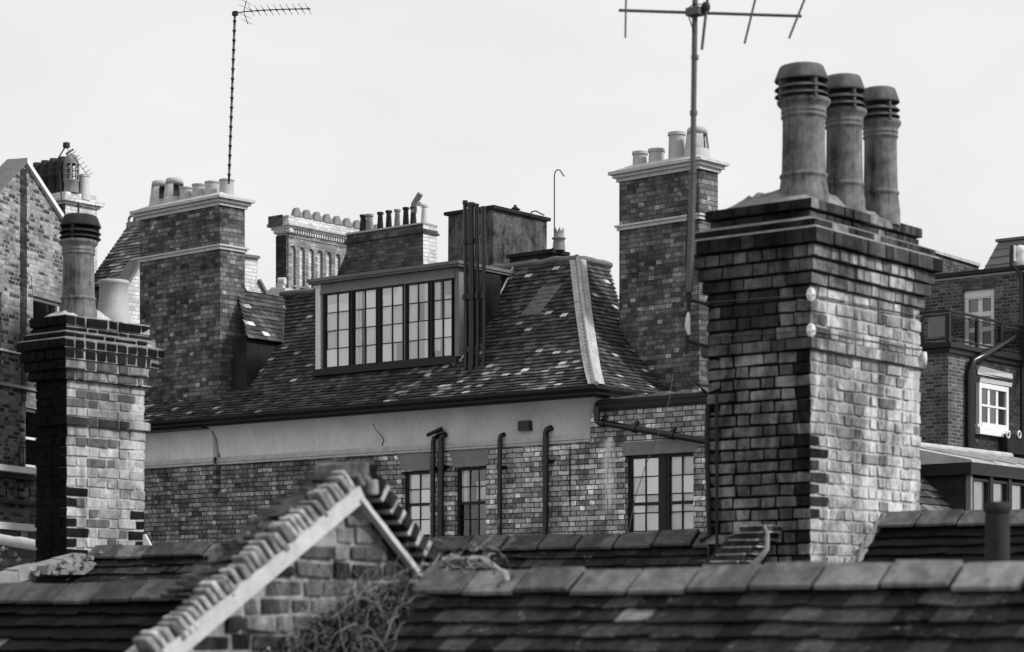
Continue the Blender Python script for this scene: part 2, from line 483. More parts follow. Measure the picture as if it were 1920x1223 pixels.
M['glass_plain'] = m_glass('clear_window_glass', .98, .05)
M['glass_dark'] = m_glass('dark_window_glass', .35, .04)
M['curtain'] = m_cloth('net_curtain', 1.0)
M['blind'] = m_cloth('pale_blind', .92, 6)
M['steel'] = m_plain('aerial_metal', .085, .3, 20, .5, .1, spec=.3, metal=.2)
M['steel_dark'] = m_plain('corroded_metal', .03, .3, 20, .6, .1)
M['twig'] = m_tone('dry_twig', [(0, .04), (.5, .24), (1, .60)], .3, 30)
M['leaf'] = m_tone('creeper_leaf', [(0, .006), (.5, .022), (.8, .07), (1, .26)], .3, 30)
M['ground'] = m_plain('yard_paving', .16, .35, .6, .9, .3)

# ---------------------------------------------------------------- shared builders
EYE = Frame(960, 10, 0)

def slope_tiles(mb, O, A, B, prof, lim, gauge, w, th, tone, d0=0.0, mi=0, jit=.008, lap=1.25, skip=None):
    """tiles laid in courses on a sloping (possibly curved) surface. O origin, A along the eaves, B horizontally up-slope, prof [(b,z)]"""
    O, A, B = Vector(O), Vector(A), Vector(B); Zv = Vector((0, 0, 1)); rng = mb.rng
    seg = [0.0]
    for (b0, z0), (b1, z1) in zip(prof, prof[1:]): seg.append(seg[-1] + math.hypot(b1 - b0, z1 - z0))
    tot = seg[-1]
    def at(d):
        i = 0
        while i < len(seg) - 2 and d > seg[i + 1]: i += 1
        k = (d - seg[i]) / (seg[i + 1] - seg[i])
        (b0, z0), (b1, z1) = prof[i], prof[i + 1]
        db, dz = b1 - b0, z1 - z0; l = math.hypot(db, dz)
        return b0 + db * k, z0 + dz * k, -dz / l, db / l
    def P(a, d, n):
        b, z, nb, nz = at(max(d, 0) if d < tot else tot)
        return O + A * a + B * (b + nb * n) + Zv * (z + nz * n)
    d = d0; row = 0
    while d < tot - .01:
        a0, a1 = lim(d)
        a = a0 - (w * .5 if row % 2 else 0) - rng.uniform(0, .01)
        while a < a1:
            b_ = a + w * rng.uniform(.96, 1.04)
            x0, x1 = max(a, a0), min(b_, a1)
            if x1 - x0 > .02 and not (skip and skip(x0, x1, d)):
                g = rng.uniform(-jit, jit); k = rng.uniform(-jit, jit); lf = rng.uniform(0, th * .5)
                d1 = d + gauge * lap
                e = .0025
                lo = th * .75
                p = [P(x0 + e, d + g, lo + lf), P(x1 - e, d + k, lo + lf), P(x1 - e, d1, -.006), P(x0 + e, d1, -.006),
                     P(x0 + e, d + g, lo + th * .8 + lf), P(x1 - e, d + k, lo + th * .8 + lf), P(x1 - e, d1, .003), P(x0 + e, d1, .003)]
                mb.hexa(p, tone((x0 + x1) / 2, d, row), mi, skip=('k',))
            a = b_
        d += gauge; row += 1
    return P, tot

def sheet(mb, P, lim, tot, n=-.012, steps=14, tone=.3, mi=0):
    rows = []
    for i in range(steps + 1):
        d = tot * i / steps; a0, a1 = lim(d)
        rows.append([P(a0, d, n), P(a1, d, n)])
    mb.grid(rows, tone, mi, False)

def wall_holes(mb, x0, x1, z0, z1, y, holes, depth=.14, tone=.5, mi=0, rmi=None):
    """front face of a wall with real openings and their reveals. holes [(xa,xb,za,zb)]"""
    xs = sorted({x0, x1, *[h[0] for h in holes], *[h[1] for h in holes]})
    zs = sorted({z0, z1, *[h[2] for h in holes], *[h[3] for h in holes]})
    xs = [q for q in xs if x0 <= q <= x1]; zs = [q for q in zs if z0 <= q <= z1]
    for a, b in zip(xs, xs[1:]):
        for c, d in zip(zs, zs[1:]):
            m = ((a + b) / 2, (c + d) / 2)
            if any(h[0] < m[0] < h[1] and h[2] < m[1] < h[3] for h in holes): continue
            mb.face([(a, y, c), (b, y, c), (b, y, d), (a, y, d)], tone, mi)
    for a, b, c, d in holes:
        r = mi if rmi is None else rmi
        mb.face([(a, y, c), (a, y, d), (a, y + depth, d), (a, y + depth, c)], tone, r)
        mb.face([(b, y, d), (b, y, c), (b, y + depth, c), (b, y + depth, d)], tone, r)
        mb.face([(a, y, d), (b, y, d), (b, y + depth, d), (a, y + depth, d)], tone, r)
        mb.face([(b, y, c), (a, y, c), (a, y + depth, c), (b, y + depth, c)], tone, r)

def swap(mb):
    """turn a mesh built facing the street (x,y) into one facing the return: x->y, y->-x"""
    mb.v = [(-y, x, z) for x, y, z in mb.v]
    return mb

def sash(T, x0, x1, z0, z1, y, cols, rows, frame_m, fw=.05, bar=.018, meet=True, back='curtain', gl='glass', parent=None, name='window', turn=False, gap=.0, cb=None, label=None):
    """a window: frame with glazing bars, then pane and what hangs behind it as its pieces"""
    f = MB(3)
    f.box(x0, x0 + fw, y, y + .09, z0, z1); f.box(x1 - fw, x1, y, y + .09, z0, z1)
    f.box(x0 + fw, x1 - fw, y + .002, y + .088, z1 - fw, z1); f.box(x0 + fw, x1 - fw, y - .01, y + .088, z0, z0 + fw)
    zm = (z0 + z1) / 2
    if meet: f.box(x0 + fw, x1 - fw, y + .012, y + .075, zm - .022, zm + .022)
    for i in range(1, cols):
        a = x0 + fw + (x1 - x0 - 2 * fw) * i / cols
        f.box(a - bar / 2, a + bar / 2, y + .03, y + .056, z0 + fw, z1 - fw)
    for i in range(1, rows):
        c = z0 + fw + (z1 - z0 - 2 * fw) * i / rows
        if meet and abs(c - zm) < .05: continue
        f.box(x0 + fw, x1 - fw, y + .032, y + .054, c - bar / 2, c + bar / 2)
    g = MB(); rng = random.Random(int(x0 * 977 + z0 * 131))
    for i in range(cols):                                # each light sits at its own slight angle in the bars
        for j in range(rows):
            a = x0 + fw + (x1 - x0 - 2 * fw) * i / cols; b = x0 + fw + (x1 - x0 - 2 * fw) * (i + 1) / cols
            c = z0 + fw + (z1 - z0 - 2 * fw) * j / rows; d = z0 + fw + (z1 - z0 - 2 * fw) * (j + 1) / rows
            e = [rng.uniform(-.003, .003) for _ in range(4)]
            g.face([(a, y + .043 + e[0], c), (b, y + .043 + e[1], c), (b, y + .043 + e[1] + e[2], d), (a, y + .043 + e[0] + e[2], d)], rng.choice([.1, .25, .4, .5, .7, .9, 1.0]))
    if turn: swap(f); swap(g)
    fo = T.part(name, f, M[frame_m], parent, label)
    sub = parent is None
    T.part('pane', g, M[gl], fo if sub else parent)
    if back:
        c = MB(); n = 40; w = x1 - x0 - .02
        spans = cb or [(0, 1, 0, 1)]
        for (p0, p1, q0, q1) in spans:
            top, bot = [], []
            for i in range(n + 1):
                q = p0 + (p1 - p0) * i / n
                fa = .3 if back == 'blind' else 1.0
                yy = y + gap + .07 + fa * (.015 * math.sin(q * w * 55 + x0) + .008 * math.sin(q * w * 131))
                top.append((x0 + .01 + q * w, yy, z0 + (z1 - z0) * q1)); bot.append((x0 + .01 + q * w, yy, z0 + (z1 - z0) * q0))
            c.grid([bot, top])
        if turn: swap(c)
        T.part('curtain', c, M[back], fo if sub else parent)
    d = MB(); d.box(x0 - .05, x1 + .05, y + .6, y + .62, z0 - .1, z1 + .1)
    d.face([(x0 - .05, y + .1, z0 - .05), (x1 + .05, y + .1, z0 - .05), (x1 + .05, y + .6, z0 - .05), (x0 - .05, y + .6, z0 - .05)])
    if turn: swap(d)
    T.part('room_back', d, M['room'], fo if sub else parent)
    return fo

# chimney pots, each built round its own foot -------------------------------------------------
def pot_plain(h, r0, r1, lip=.02, seg=24, rimh=.05):
    mb = MB(2)
    mb.lathe([(r0 * 1.05, -.12), (r0 * 1.03, .02), (r0, .04), (r1, h - rimh)], seg=seg)
    mb.lathe([(r1, h - rimh), (r1 + lip, h - rimh + .004)], seg=seg, sm=False); mb.lathe([(r1 + lip, h - rimh + .004), (r1 + lip, h - .004)], seg=seg)
    mb.lathe([(r1 + lip, h - .004), (r1 + lip - .006, h), (r1 - .02, h), (r1 - .026, h - .012)], seg=seg, sm=False); mb.lathe([(r1 - .026, h - .012), (r1 - .03, h - .25)], seg=seg)
    mb.lathe([(r1 - .03, h - .22), (0.001, h - .22)], seg=seg, tone=0)
    return mb
def pot_lantern(h, r):
    """tapering hood with four tall openings under a solid cap"""
    mb = MB(2)
    rr = lambda z: r * (1.12 - .34 * (z / h))
    mb.lathe([(rr(0) * 1.02, -.12), (rr(0), 0), (rr(.3 * h), .3 * h), (rr(.3 * h) - .03, .3 * h), (rr(0) - .03, 0)], seg=32)
    for k in range(4):
        a = math.pi / 2 * k + .35
        z0, z1 = .3 * h, .78 * h
        mb.lathe([(rr(z0), z0 - .002), (rr(z1), z1), (rr(z1) - .03, z1), (rr(z0) - .03, z0 - .002), (rr(z0), z0 - .002)], seg=8, a0=a, a1=.75)
        for e in (a, a + .75):
            mb.face([((rr(z) - q) * math.cos(e), (rr(z) - q) * math.sin(e), z) for z, q in ((z0, 0), (z1, 0), (z1, .03), (z0, .03))])
    mb.lathe([(rr(.78 * h) - .03, .78 * h), (rr(.78 * h), .78 * h - .004), (rr(.95 * h), .95 * h), (rr(h) * .86, h), (rr(h) * .6, h * 1.01), (.001, h * 1.01)], seg=32)
    mb.lathe([(.001, .9 * h), (rr(.8 * h) - .03, .8 * h)], seg=32)
    return mb
def pot_body(H, r, seg=40):
    """big roll pot: flared foot, bead, drum, neck beads, flaring lip"""
    k = r / .135
    p = [(.158, -.1), (.156, .01), (.149, .05), (.142, .105), (.142, .118), (.149, .124), (.149, .140), (.138, .146), (.136, .16), (.132, .34), (.131, .50), (.132, .518), (.141, .524), (.141, .536), (.135, .541), (.136, .552), (.141, .556), (.141, .566), (.136, .570), (.142, .592), (.160, .612), (.165, .622), (.165, .636), (.156, .645), (.125, .648), (.115, .45)]
    mb = MB(4); mb.lathe([(a * k, b * H / .875) for a, b in p], seg=seg)
    mb.lathe([(.118 * k, .5 * H / .875), (.001, .5 * H / .875)], seg=seg, tone=0)
    return mb
def pot_cowl(H, r, seg=40):
    """louvred cowl: two drooping rings, four straps and a stepped domed cap"""
    k = r / .135; q = H / .875
    mb = MB(5)
    for z in (.676, .722):
        mb.lathe([(a * k, b * q) for a, b in [(.108, z + .022), (.138, z + .016), (.164, z - .003), (.169, z - .012), (.160, z - .012), (.136, z + .004), (.106, z + .011), (.108, z + .022)]], seg=seg)
    mb.lathe([(a * k, b * q) for a, b in [(.120, .785), (.150, .772), (.163, .764), (.168, .770), (.166, .782), (.156, .806), (.146, .834), (.138, .856), (.128, .868), (.105, .875), (.001, .878)]], seg=seg)
    mb.lathe([(.001, .80 * q), (.125 * k, .785 * q)], seg=seg)
    mb.lathe([(.104 * k, .60 * q), (.104 * k, .735 * q), (.08 * k, .742 * q), (.001, .742 * q)], seg=seg, tone=0)
    for i in range(4):
        a = math.pi / 2 * i + .62
        c, s = math.cos(a), math.sin(a)
        def Pt(rad, tan, z): return (c * rad * k - s * tan * k, s * rad * k + c * tan * k, z * q)
        mb.hexa([Pt(.110, -.010, .635), Pt(.163, -.010, .635), Pt(.163, .010, .635), Pt(.110, .010, .635), Pt(.110, -.010, .77), Pt(.163, -.010, .76), Pt(.163, .010, .76), Pt(.110, .010, .77)])
    return mb

# ================================================================ the ground
g = MB(); g.face([(-400, -60, -CAMZ), (400, -60, -CAMZ), (400, 900, -CAMZ), (-400, 900, -CAMZ)])
o = bpy.data.objects.new('ground', g.mesh('ground', M['ground'])); col.objects.link(o); o.location = (0, 0, CAMZ); o['kind'] = 'structure'

# ================================================================ the mansard house
A0 = 38.47
MF = Frame(1100, 33.0, A0)
H = Thing('mansard_house', 'brick house with slated mansard roof, wide dormer window and pale plaster frieze', 'house', MF, (0, 0, -12))
SL, SR, CORN = MF.s(255), MF.s(1480), MF.s(1106)
ZB = MF.zat(829, CORN, 0)            # underside of the moulding
hole = []
def hole_px(xa, xb, yt, yb):
    s0, s1 = MF.s(xa), MF.s(xb); zm = MF.zat(yt, (s0 + s1) / 2, 0); zb = MF.zat(yb, (s0 + s1) / 2, 0)
    return (s0, s1, zb, zm)
W1 = hole_px(754, 806, 883, 1008); W2 = hole_px(852, 911, 875, 1010); W3 = hole_px(1172, 1300, 851, 1035)
hole = [W1, W2, W3]
zw = ZB + .03
ZP = MF.zat(748, MF.s(1220), 0)      # parapet of the lower wing
w = MB()
SP = MF.s(408)                       # the left bay stands a little forward
wall_holes(w, SP, CORN, -12, zw, 0, hole[:2])
wall_holes(w, CORN, SR, -12, ZP - .1, 0, [W3])
w.box(SL, SP, -.11, .3, -12, zw)
w.face([(SR, 0, -12), (SR, 3.0, -12), (SR, 3.0, ZP - .1), (SR, 0, ZP - .1)])
w.face([(CORN, .003, ZP - .1), (CORN, 2.4, ZP - .1), (CORN, 2.4, ZB + .6), (CORN, .003, ZB + .6)])
w.face([(SL, .3, -12), (SL, 3.0, -12), (SL, 3.0, 3), (SL, .3, 3)])
w.face([(SL, 3.0, -12), (SR, 3.0, -12), (SR, 3.0, 3), (SL, 3.0, 3)])
wall = H.part('front_wall', w, M['brick_main'])

def sweep(mb, prof, path_fn, tone=.5):
    """prof [(o,z)] swept round the corner: front then return"""
    rows = []
    for k in range(3): rows.append([path_fn(k, o_, z_) for o_, z_ in prof])
    mb.grid(rows, tone, 0, False)
def corner_path(s0, c, tret, front=0.0):
    def f(k, o_, z_):
        if k == 0: return (s0, front - o_, z_)
        if k == 1: return (c + o_, front - o_, z_)
        return (c + o_, tret, z_)
    return f
zc = ZB + .125
ZE = MF.zat(745, CORN, -.4)          # top of the cove, underside of the gutter
cove_prof = [(0.004, zc)] + [(.004 + .33 * (1 - math.cos(q * math.pi / 2)) ** 1.15, zc + (ZE - zc) * math.sin(q * math.pi / 2) ** .9) for q in [i / 14 for i in range(1, 15)]]
c_ = MB(); sweep(c_, cove_prof, corner_path(SP + .03, CORN, 2.3))
c_.sm = [True] * len(c_.sm)
fz = H.part('frieze', c_, M['plaster'])
ck = MB(3)
s_c = MF.s(712, -.05)
ck.tube([(s_c - .05, -.165, zc + .36), (s_c - .02, -.105, zc + .25), (s_c + .05, -.062, zc + .16), (s_c + .07, -.030, zc + .10), (s_c + .02, -.0135, zc + .05), (s_c + .025, -.0105, zc + .01)], .006, 5)
H.part('crack', ck, M['under'], fz)
c2 = MB()
cp2 = [(max(o_ * .22, .004), z_) for o_, z_ in cove_prof]
c2.grid([[(SL, -.11 - a, z_) for a, z_ in cp2], [(SP, -.11 - a, z_) for a, z_ in cp2]], .5, 0, True)
c2.face([(SP, -.11 - a, z_) for a, z_ in cp2] + [(SP, .0, ZE), (SP, .0, zc)])
H.part('frieze', c2, M['plaster'])
mo = MB()
mp = [(0.0, ZB), (.035, ZB + .004), (.035, ZB + .035), (.05, ZB + .045), (.05, ZB + .07), (.03, ZB + .08), (.03, ZB + .10), (.018, ZB + .125), (.0, ZB + .125)]
sweep(mo, mp, corner_path(SP, CORN - .01, .02))
mo.grid([[(SL, -.11 - a, z_) for a, z_ in mp], [(SP + .03, -.11 - a, z_) for a, z_ in mp]], .5, 0, False)
mo.face([(SP + .03, -.11 - a, z_) for a, z_ in mp])
H.part('moulding', mo, M['stone'])
# gutter
q = MB(); q.box(SL, SP + .02, -.40, -.02, ZE - .03, ZE - .008); H.part('soffit', q, M['dark_paint'])
gp = [(.30, ZE - .01), (.36, ZE - .005), (.40, ZE + .03), (.405, ZE + .06), (.44, ZE + .075), (.47, ZE + .10), (.475, ZE + .135), (.455, ZE + .14), (.45, ZE + .10), (.38, ZE + .09), (.30, ZE + .09)]
gu = MB(); sweep(gu, gp, corner_path(SL, CORN, 1.0))
gu.face([(CORN + a, 1.0, z_) for a, z_ in gp])
H.part('gutter', gu, M['dark_paint'])

# roof ------------------------------------------------------------------------------------
RT, RS = 1.65, 1.46                  # run of the front slope and of the steeper return slope
ZR = MF.zat(488, MF.s(1082, RT), RT)
z0 = ZE + .13
prof = [(-.44, z0), (-.22, z0 + .14), (.08, z0 + .37), (.42, z0 + .72), (1.0, z0 + 1.36), (RT, ZR)]
fr_ = (RS + .44) / (RT + .44)
prof_r = [(-.44 + (b + .44) * fr_, z_) for b, z_ in prof]
CS = CORN + .0                       # eaves corner in s is CS+.44
def seg_of(pr):
    sg = [0.0]
    for (b0, q0), (b1, q1) in zip(pr, pr[1:]): sg.append(sg[-1] + math.hypot(b1 - b0, q1 - q0))
    return sg
segl, segr = seg_of(prof), seg_of(prof_r)
TOT, TOTR = segl[-1], segr[-1]
def on_prof(pr, sg, d):
    for i in range(len(pr) - 1):
        if d <= sg[i + 1] or i == len(pr) - 2:
            k = min(max((d - sg[i]) / (sg[i + 1] - sg[i]), 0), 1)
            return pr[i][0] + (pr[i + 1][0] - pr[i][0]) * k, pr[i][1] + (pr[i + 1][1] - pr[i][1]) * k
def b_at(d): return on_prof(prof, segl, d)[0]
def br_at(d): return on_prof(prof_r, segr, d)[0]
def f2r(b): return -.44 + (b + .44) * fr_       # front run -> return run at the same height
def r2f(b): return -.44 + (b + .44) / fr_
def d_at(z_):                        # arc length of a height on the front slope
    for i in range(len(prof) - 1):
        if z_ <= prof[i + 1][1] or i == len(prof) - 2:
            return segl[i] + (segl[i + 1] - segl[i]) * (z_ - prof[i][1]) / (prof[i + 1][1] - prof[i][1])
rt = MB(11)
sr_ = random.Random(5)
streaks = [sr_.uniform(SL, CORN) for _ in range(10)]
def tone_s(a, d, row):
    q = rt.rng.random()
    if q > .968: return rt.rng.uniform(.93, 1.0)
    t = .12 + .62 * rt.rng.random()
    for s_ in streaks:                                   # pale runs washed down below the dormer and the hip
        if abs(a - s_ - (d - .4) * .35) < .16 and d < 1.0 and rt.rng.random() < .28: t = rt.rng.uniform(.8, .97)
    if abs(d - TOT * .5) < .05: t *= .9
    return t
lim_f = lambda d: (SL + .05, CS - f2r(b_at(d)))
Pf, _ = slope_tiles(rt, (0, 0, 0), (1, 0, 0), (0, 1, 0), prof, lim_f, .088, .125, .015, tone_s)
sheet(rt, Pf, lim_f, TOT, mi=1)
TB = MF.t(1262, CS + .40)            # back corner of the right-hand slope at the eaves
TT = max(MF.t(1141, CS - RS), RT + .3)
lim_r = lambda d: (r2f(br_at(d)), TB + (TT - TB) * (br_at(d) + .44) / (RS + .44) - .12 * math.sin(min(max(d, 0) / TOTR, 1) * math.pi))
Pr, _ = slope_tiles(rt, (CS, 0, 0), (0, 1, 0), (-1, 0, 0), prof_r, lim_r, .088, .125, .015, tone_s)
sheet(rt, Pr, lim_r, TOTR, mi=1)
roof = H.part('roof', rt, [M['slate'], M['under']])
# back of the hipped end and the flat top
bk = MB()
rows = []
for i in range(15):
    d = TOTR * i / 14; e = lim_r(d)[1]
    rows.append([Pr(e, d, -.015), (SL, max(e, TT) + .9 - (br_at(d) + .44) * .5, Pr(e, d, 0)[2])])
bk.grid(rows, .3, 0, False)
te = lim_r(TOTR)[1]
bk.box(SL + .05, CS - RS - .02, RT - .02, te, ZR - .3, ZR - .012)
H.part('flat_roof', bk, M['lead_dark'], roof)
# lead roll round the flat top
lr = MB(5)
def wob(p0, p1, n, r, amp):
    pts, rs = [], []
    for i in range(n + 1):
        q = i / n
        pts.append(Vector(p0).lerp(Vector(p1), q) + Vector((0, lr.rng.uniform(-amp, amp), lr.rng.uniform(-amp, amp)))); rs.append(r * lr.rng.uniform(.85, 1.2))
    return pts, rs
p_, r_ = wob((MF.s(528, RT), RT - .01, ZR + .03), (CS - RS + .02, RT - .01, ZR + .03), 44, .055, .012); lr.tube(p_, r_, 8)
p_, r_ = wob((CS - RS, RT - .04, ZR + .03), (CS - RS, te + .05, ZR + .03), 8, .05, .006); lr.tube(p_, r_, 8)
lr.grid([[(MF.s(528, RT), RT - .06, ZR - .07), (MF.s(528, RT), RT - .01, ZR + .02)], [(CS - RS + .05, RT - .06, ZR - .07), (CS - RS + .03, RT - .01, ZR + .02)]], .5, 0, False)
lr.grid([[(CS - RS + .06, RT - .06, ZR - .07), (CS - RS - .01, RT - .04, ZR + .02)], [(CS - RS + .06, te, ZR - .07), (CS - RS - .01, te, ZR + .02)]], .5, 0, False)
H.part('roof_roll', lr, M['lead_dark'], roof)
# hip flashing
hp = MB(6)
ds = [TOT * i / 16 for i in range(17)]
dr = [TOTR * i / 16 for i in range(17)]
rowL = [[Pf(CS - f2r(b_at(d)) - .13, d, .044), Pf(CS - f2r(b_at(d)) - .015, d, .044)] for d in ds]
rowR = [[Pr(r2f(br_at(d)) + .02, d, .046), Pr(r2f(br_at(d)) + .17, d, .046)] for d in dr]
hp.grid(rowL, .5, 0, False); hp.grid(rowR, .5, 0, False)
hp.tube([Vector(Pf(CS - f2r(b_at(d)), d, .0)) + Vector((.02, -.02, .035)) for d in ds], .034, 8)
for k in (5, 11):                                        # laps between the lead sheets
    hp.tube([Vector(rowL[k][0]) + Vector((0, 0, .004)), Vector(Pf(CS - f2r(b_at(ds[k])), ds[k], .05)), Vector(rowR[k][1]) + Vector((0, 0, .004))], .012, 6)
H.part('hip_flashing', hp, M['lead'], roof)
# one replaced square sheet on the slope
pm = MB()
sa, sb = MF.s(985, 1.1), MF.s(1028, 1.1)
pm.grid([[Pf(sa - .0, TOT * .64, .024), Pf(sb - .06, TOT * .64, .024)], [Pf(sa + .16, TOT * .83, .024), Pf(sb + .1, TOT * .83, .024)]], .5, 0, False)
H.part('roof_patch', pm, M['lead_dark'], roof)

# wide dormer ---------------------------------------------------------------------------------
TD = .30
d0, d1 = MF.s(594, TD), MF.s(860, TD)
zs0 = MF.zat(694, (d0 + d1) / 2, TD)                    # bottom of sill
zt = MF.zat(508, (d0 + d1) / 2, TD)                      # top edge of its flat roof
q = MB(); q.box(d0 - .12, d1 + .10, TD - .12, 2.4, zt - .05, zt); q.box(d0 - .10, d1 + .08, TD - .095, 2.38, zt - .085, zt - .046)
D = H.part('dormer', q, M['lead_dark'])
q = MB(); q.box(d0 + .02, d0 + .06, TD + .06, 2.3, zs0, zt - .09); H.part('cheek', q, M['render_black'], D)
q = MB(); q.box(d1 - .06, d1 - .02, TD + .06, 2.3, zs0 - .2, zt - .09); H.part('cheek', q, M['render_worn'], D)
q = MB()
zh = zt - .235
q.box(d0 + .10, d1 - .08, TD, TD + .12, zh, zt - .087)
q.box(d0 + .09, d1 - .07, TD - .03, TD - .002, zh - .01, zh + .03)
q.box(d1 - .09, d1, TD + .01, TD + .13, zs0 + .11, zt - .087)
H.part('fascia', q, M['grey_paint'], D)
q = MB(); q.box(d0 - .02, d0 + .09, TD - .01, TD + .13, zs0 + .11, zt - .087)
H.part('corner_post', q, M['white_paint'], D)
q = MB(); q.box(d0 - .06, d1 + .02, TD - .08, TD + .13, zs0, zs0 + .055); q.box(d0 - .03, d1, TD - .05, TD + .12, zs0 + .057, zs0 + .108)
H.part('sill', q, M['dark_paint'], D)
edges = [MF.s(p, TD) for p in (606, 658, 709, 759, 807, 851)]
for i in range(5):
    a, b = edges[i], edges[i + 1]
    cbs = [[(.02, .98, 0, .86)], [(.0, .3, 0, 1), (.45, 1, .0, .95)], [(0, .62, 0, .9), (.62, 1, .25, 1)], [(0, .45, 0, 1), (.7, 1, 0, 1)], [(.0, .35, .1, 1), (.5, 1, 0, .8)]][i]
    m_ = MB(); m_.box(b - .019, b + .019, TD + .0, TD + .10, zs0 + .11, zh - .012)
    if i < 4: H.part('mullion', m_, M['dark_paint'] if i != 2 else M['grey_paint'], D)
    sash(H, a + (.020 if i else .01), b - .020, zs0 + .112, zh - .014, TD - .016, 2, 4, 'dark_paint', fw=.018, bar=.014, meet=False, parent=D, name='casement', back='curtain', cb=cbs)
pl = MB()                                                # a pale blind hung far back so that the lights never read as holes
pl.face([(edges[0], TD + .5, zs0 + .15), (edges[5], TD + .5, zs0 + .15), (edges[5], TD + .5, zh), (edges[0], TD + .5, zh)])
H.part('blind', pl, M['blind'], D)
fl = MB()
fl.tube([Pf(d1 + .03, d_at(zs0) + (TOT - d_at(zs0)) * i / 12, .035) for i in range(13)], .017, 6)
fl.tube([Pf(d1 - .1, d_at(zs0) - .04, .03), Pf(d1 + .05, d_at(zs0) + .03, .035)], .03, 6)
H.part('flashing', fl, M['lead'], D)

# small dormer behind the left stack: its dark cheek and slated hipped top
sc_ = MF.s(524, .95)
zq = MF.zat(641, sc_, .9)
sd = MB(7)
sd.box(sc_ - .32, sc_, .18, 1.6, z0 + .2, zq)
SD = H.part('dormer', sd, M['render_black'])
st = MB(8)
pr2 = [(-.07, zq - .02), (.5, ZR - .02)]
limd = lambda d: (.14 + d * .3, 1.7)
P2, t2 = slope_tiles(st, (sc_, 0, 0), (0, 1, 0), (-1, 0, 0), pr2, limd, .094, .155, .012, tone_s)
sheet(st, P2, limd, t2, mi=1)
H.part('dormer_roof', st, [M['slate'], M['under']], SD)
ls = MB()
ls.grid([[Pf(MF.s(524, 1.0), TOT * .62, .03), Pf(MF.s(538, 1.0), TOT * .62, .03)], [Pf(MF.s(530, RT), TOT * .97, .04), Pf(MF.s(542, RT), TOT * .97, .04)]], .5, 0, False)
H.part('flashing', ls, M['lead_dark'], SD)

# flat arches, windows, pipes --------------------------------------------------------------
for (ta, tb, ba, bb, yt, yb, p_) in ((743, 806, 757, 806, 845, 882, 780), (842, 918, 853, 911, 838, 874, 880), (1163, 1330, 1172, 1300, 826, 851, 1236)):
    a = MB(); zt_ = MF.zat(yt, MF.s(p_), 0); zb_ = MF.zat(yb, MF.s(p_), 0)
    a.prism([(MF.s(ba) - .01, zb_), (MF.s(bb) + .01, zb_), (MF.s(tb), min(zt_, ZB - .003)), (MF.s(ta), min(zt_, ZB - .003))], 'y', -.006, .05)
    H.part('flat_arch', a, M['stone_grey'])
sash(H, W1[0] + .002, W1[1] - .002, W1[2], W1[3] - .002, .07, 2, 4, 'dark_paint', fw=.045, bar=.016, back='curtain')
sash(H, W2[0] + .002, W2[1] - .002, W2[2], W2[3] - .002, .07, 3, 4, 'dark_paint', fw=.045, bar=.016, back='curtain', cb=[(0, .28, .48, 1), (.5, .9, .55, .80)], gl='glass_plain', label='sash window with its curtain half drawn')
wm = MF.s(1239)
sash(H, W3[0] + .002, wm - .045, W3[2], W3[3] - .002, .07, 2, 5, 'dark_paint', fw=.045, bar=.016, back='blind')
sash(H, wm + .045, W3[1] - .002, W3[2], W3[3] - .002, .07, 2, 5, 'dark_paint', fw=.045, bar=.016, back='blind')
q = MB(); q.box(wm - .044, wm + .044, .06, .2, W3[2], W3[3] - .003); H.part('window_mullion', q, M['dark_paint'])
for W in (W1, W2, W3):
    q = MB(); q.box(W[0] - .06, W[1] + .06, -.05, .12, W[2] - .09, W[2] - .003); H.part('window_sill', q, M['stone_grey'])

def pipe(px, ytop, r, elbow=0.0, bends=None):
    q = MB(); s_ = MF.s(px, -.09); zt_ = MF.zat(ytop, s_, -.09)
    pts = [(s_, -.09, -6), (s_, -.09, zt_ - .12)] + [(s_, -.085, zt_ - .04), (s_ + elbow * .5, -.09, zt_), (s_ + elbow, -.02, zt_ + .03)]
    q.tube(pts, r, 12)
    for zz in [zt_ - .5 - 1.1 * i for i in range(5)]:
        q.tube([(s_, -.09, zz), (s_, -.09, zz + .07)], r * 1.3, 12)
        q.box(s_ - r * 2.1, s_ + r * 2.1, -.05, -.006, zz + .015, zz + .055)
    H.part('drainpipe', q, M['iron'])
    return s_, zt_
pipe(812, 822, .036, .04); s_, z_ = pipe(827, 818, .047, .03)
q = MB(); q.tube([(s_ - .22, -.16, z_ + .02), (s_ + .03, -.10, z_ + .12)], .03, 8); q.tube([(s_ - .05, -.13, z_ + .02), (s_ + .06, -.08, z_ + .06)], .04, 8); H.part('pipe_elbow', q, M['iron'])
pipe(937, 818, .036, .03); pipe(1023, 806, .045, .06)
q = MB(); sa = MF.s(977, -.02); za = MF.zat(809, sa, -.02)
q.box(sa, sa + .21, -.10, .0, za, za + .15)
for i in range(4): q.box(sa + .015 + i * .05, sa + .04 + i * .05, -.106, -.102, za + .02, za + .13)
H.part('air_vent', q, M['iron'])
# slanting waste pipe on the wing
q = MB(); a0_, a1_ = MF.s(1119, -.13), MF.s(1330, -.13)
za, zb = MF.zat(792, a0_, -.13), MF.zat(829, a1_, -.13)
q.tube([(a0_, -.13, za + .22), (a0_, -.13, za + .04), (a0_ + .03, -.13, za), (a0_ + .08, -.13, za - .01), (a1_, -.13, zb)], .045, 12)
for k in (.04, .33, .66):
    s_ = a0_ + (a1_ - a0_) * k; zz = za + (zb - za) * k; q.tube([(s_, -.13, zz), (s_ + .07, -.13, zz - .012)], .06, 12)
    q.tube([(s_ + .03, -.13, zz + .03), (s_ + .03, -.06, zz + .10)], .035, 8)
H.part('waste_pipe', q, M['iron'])
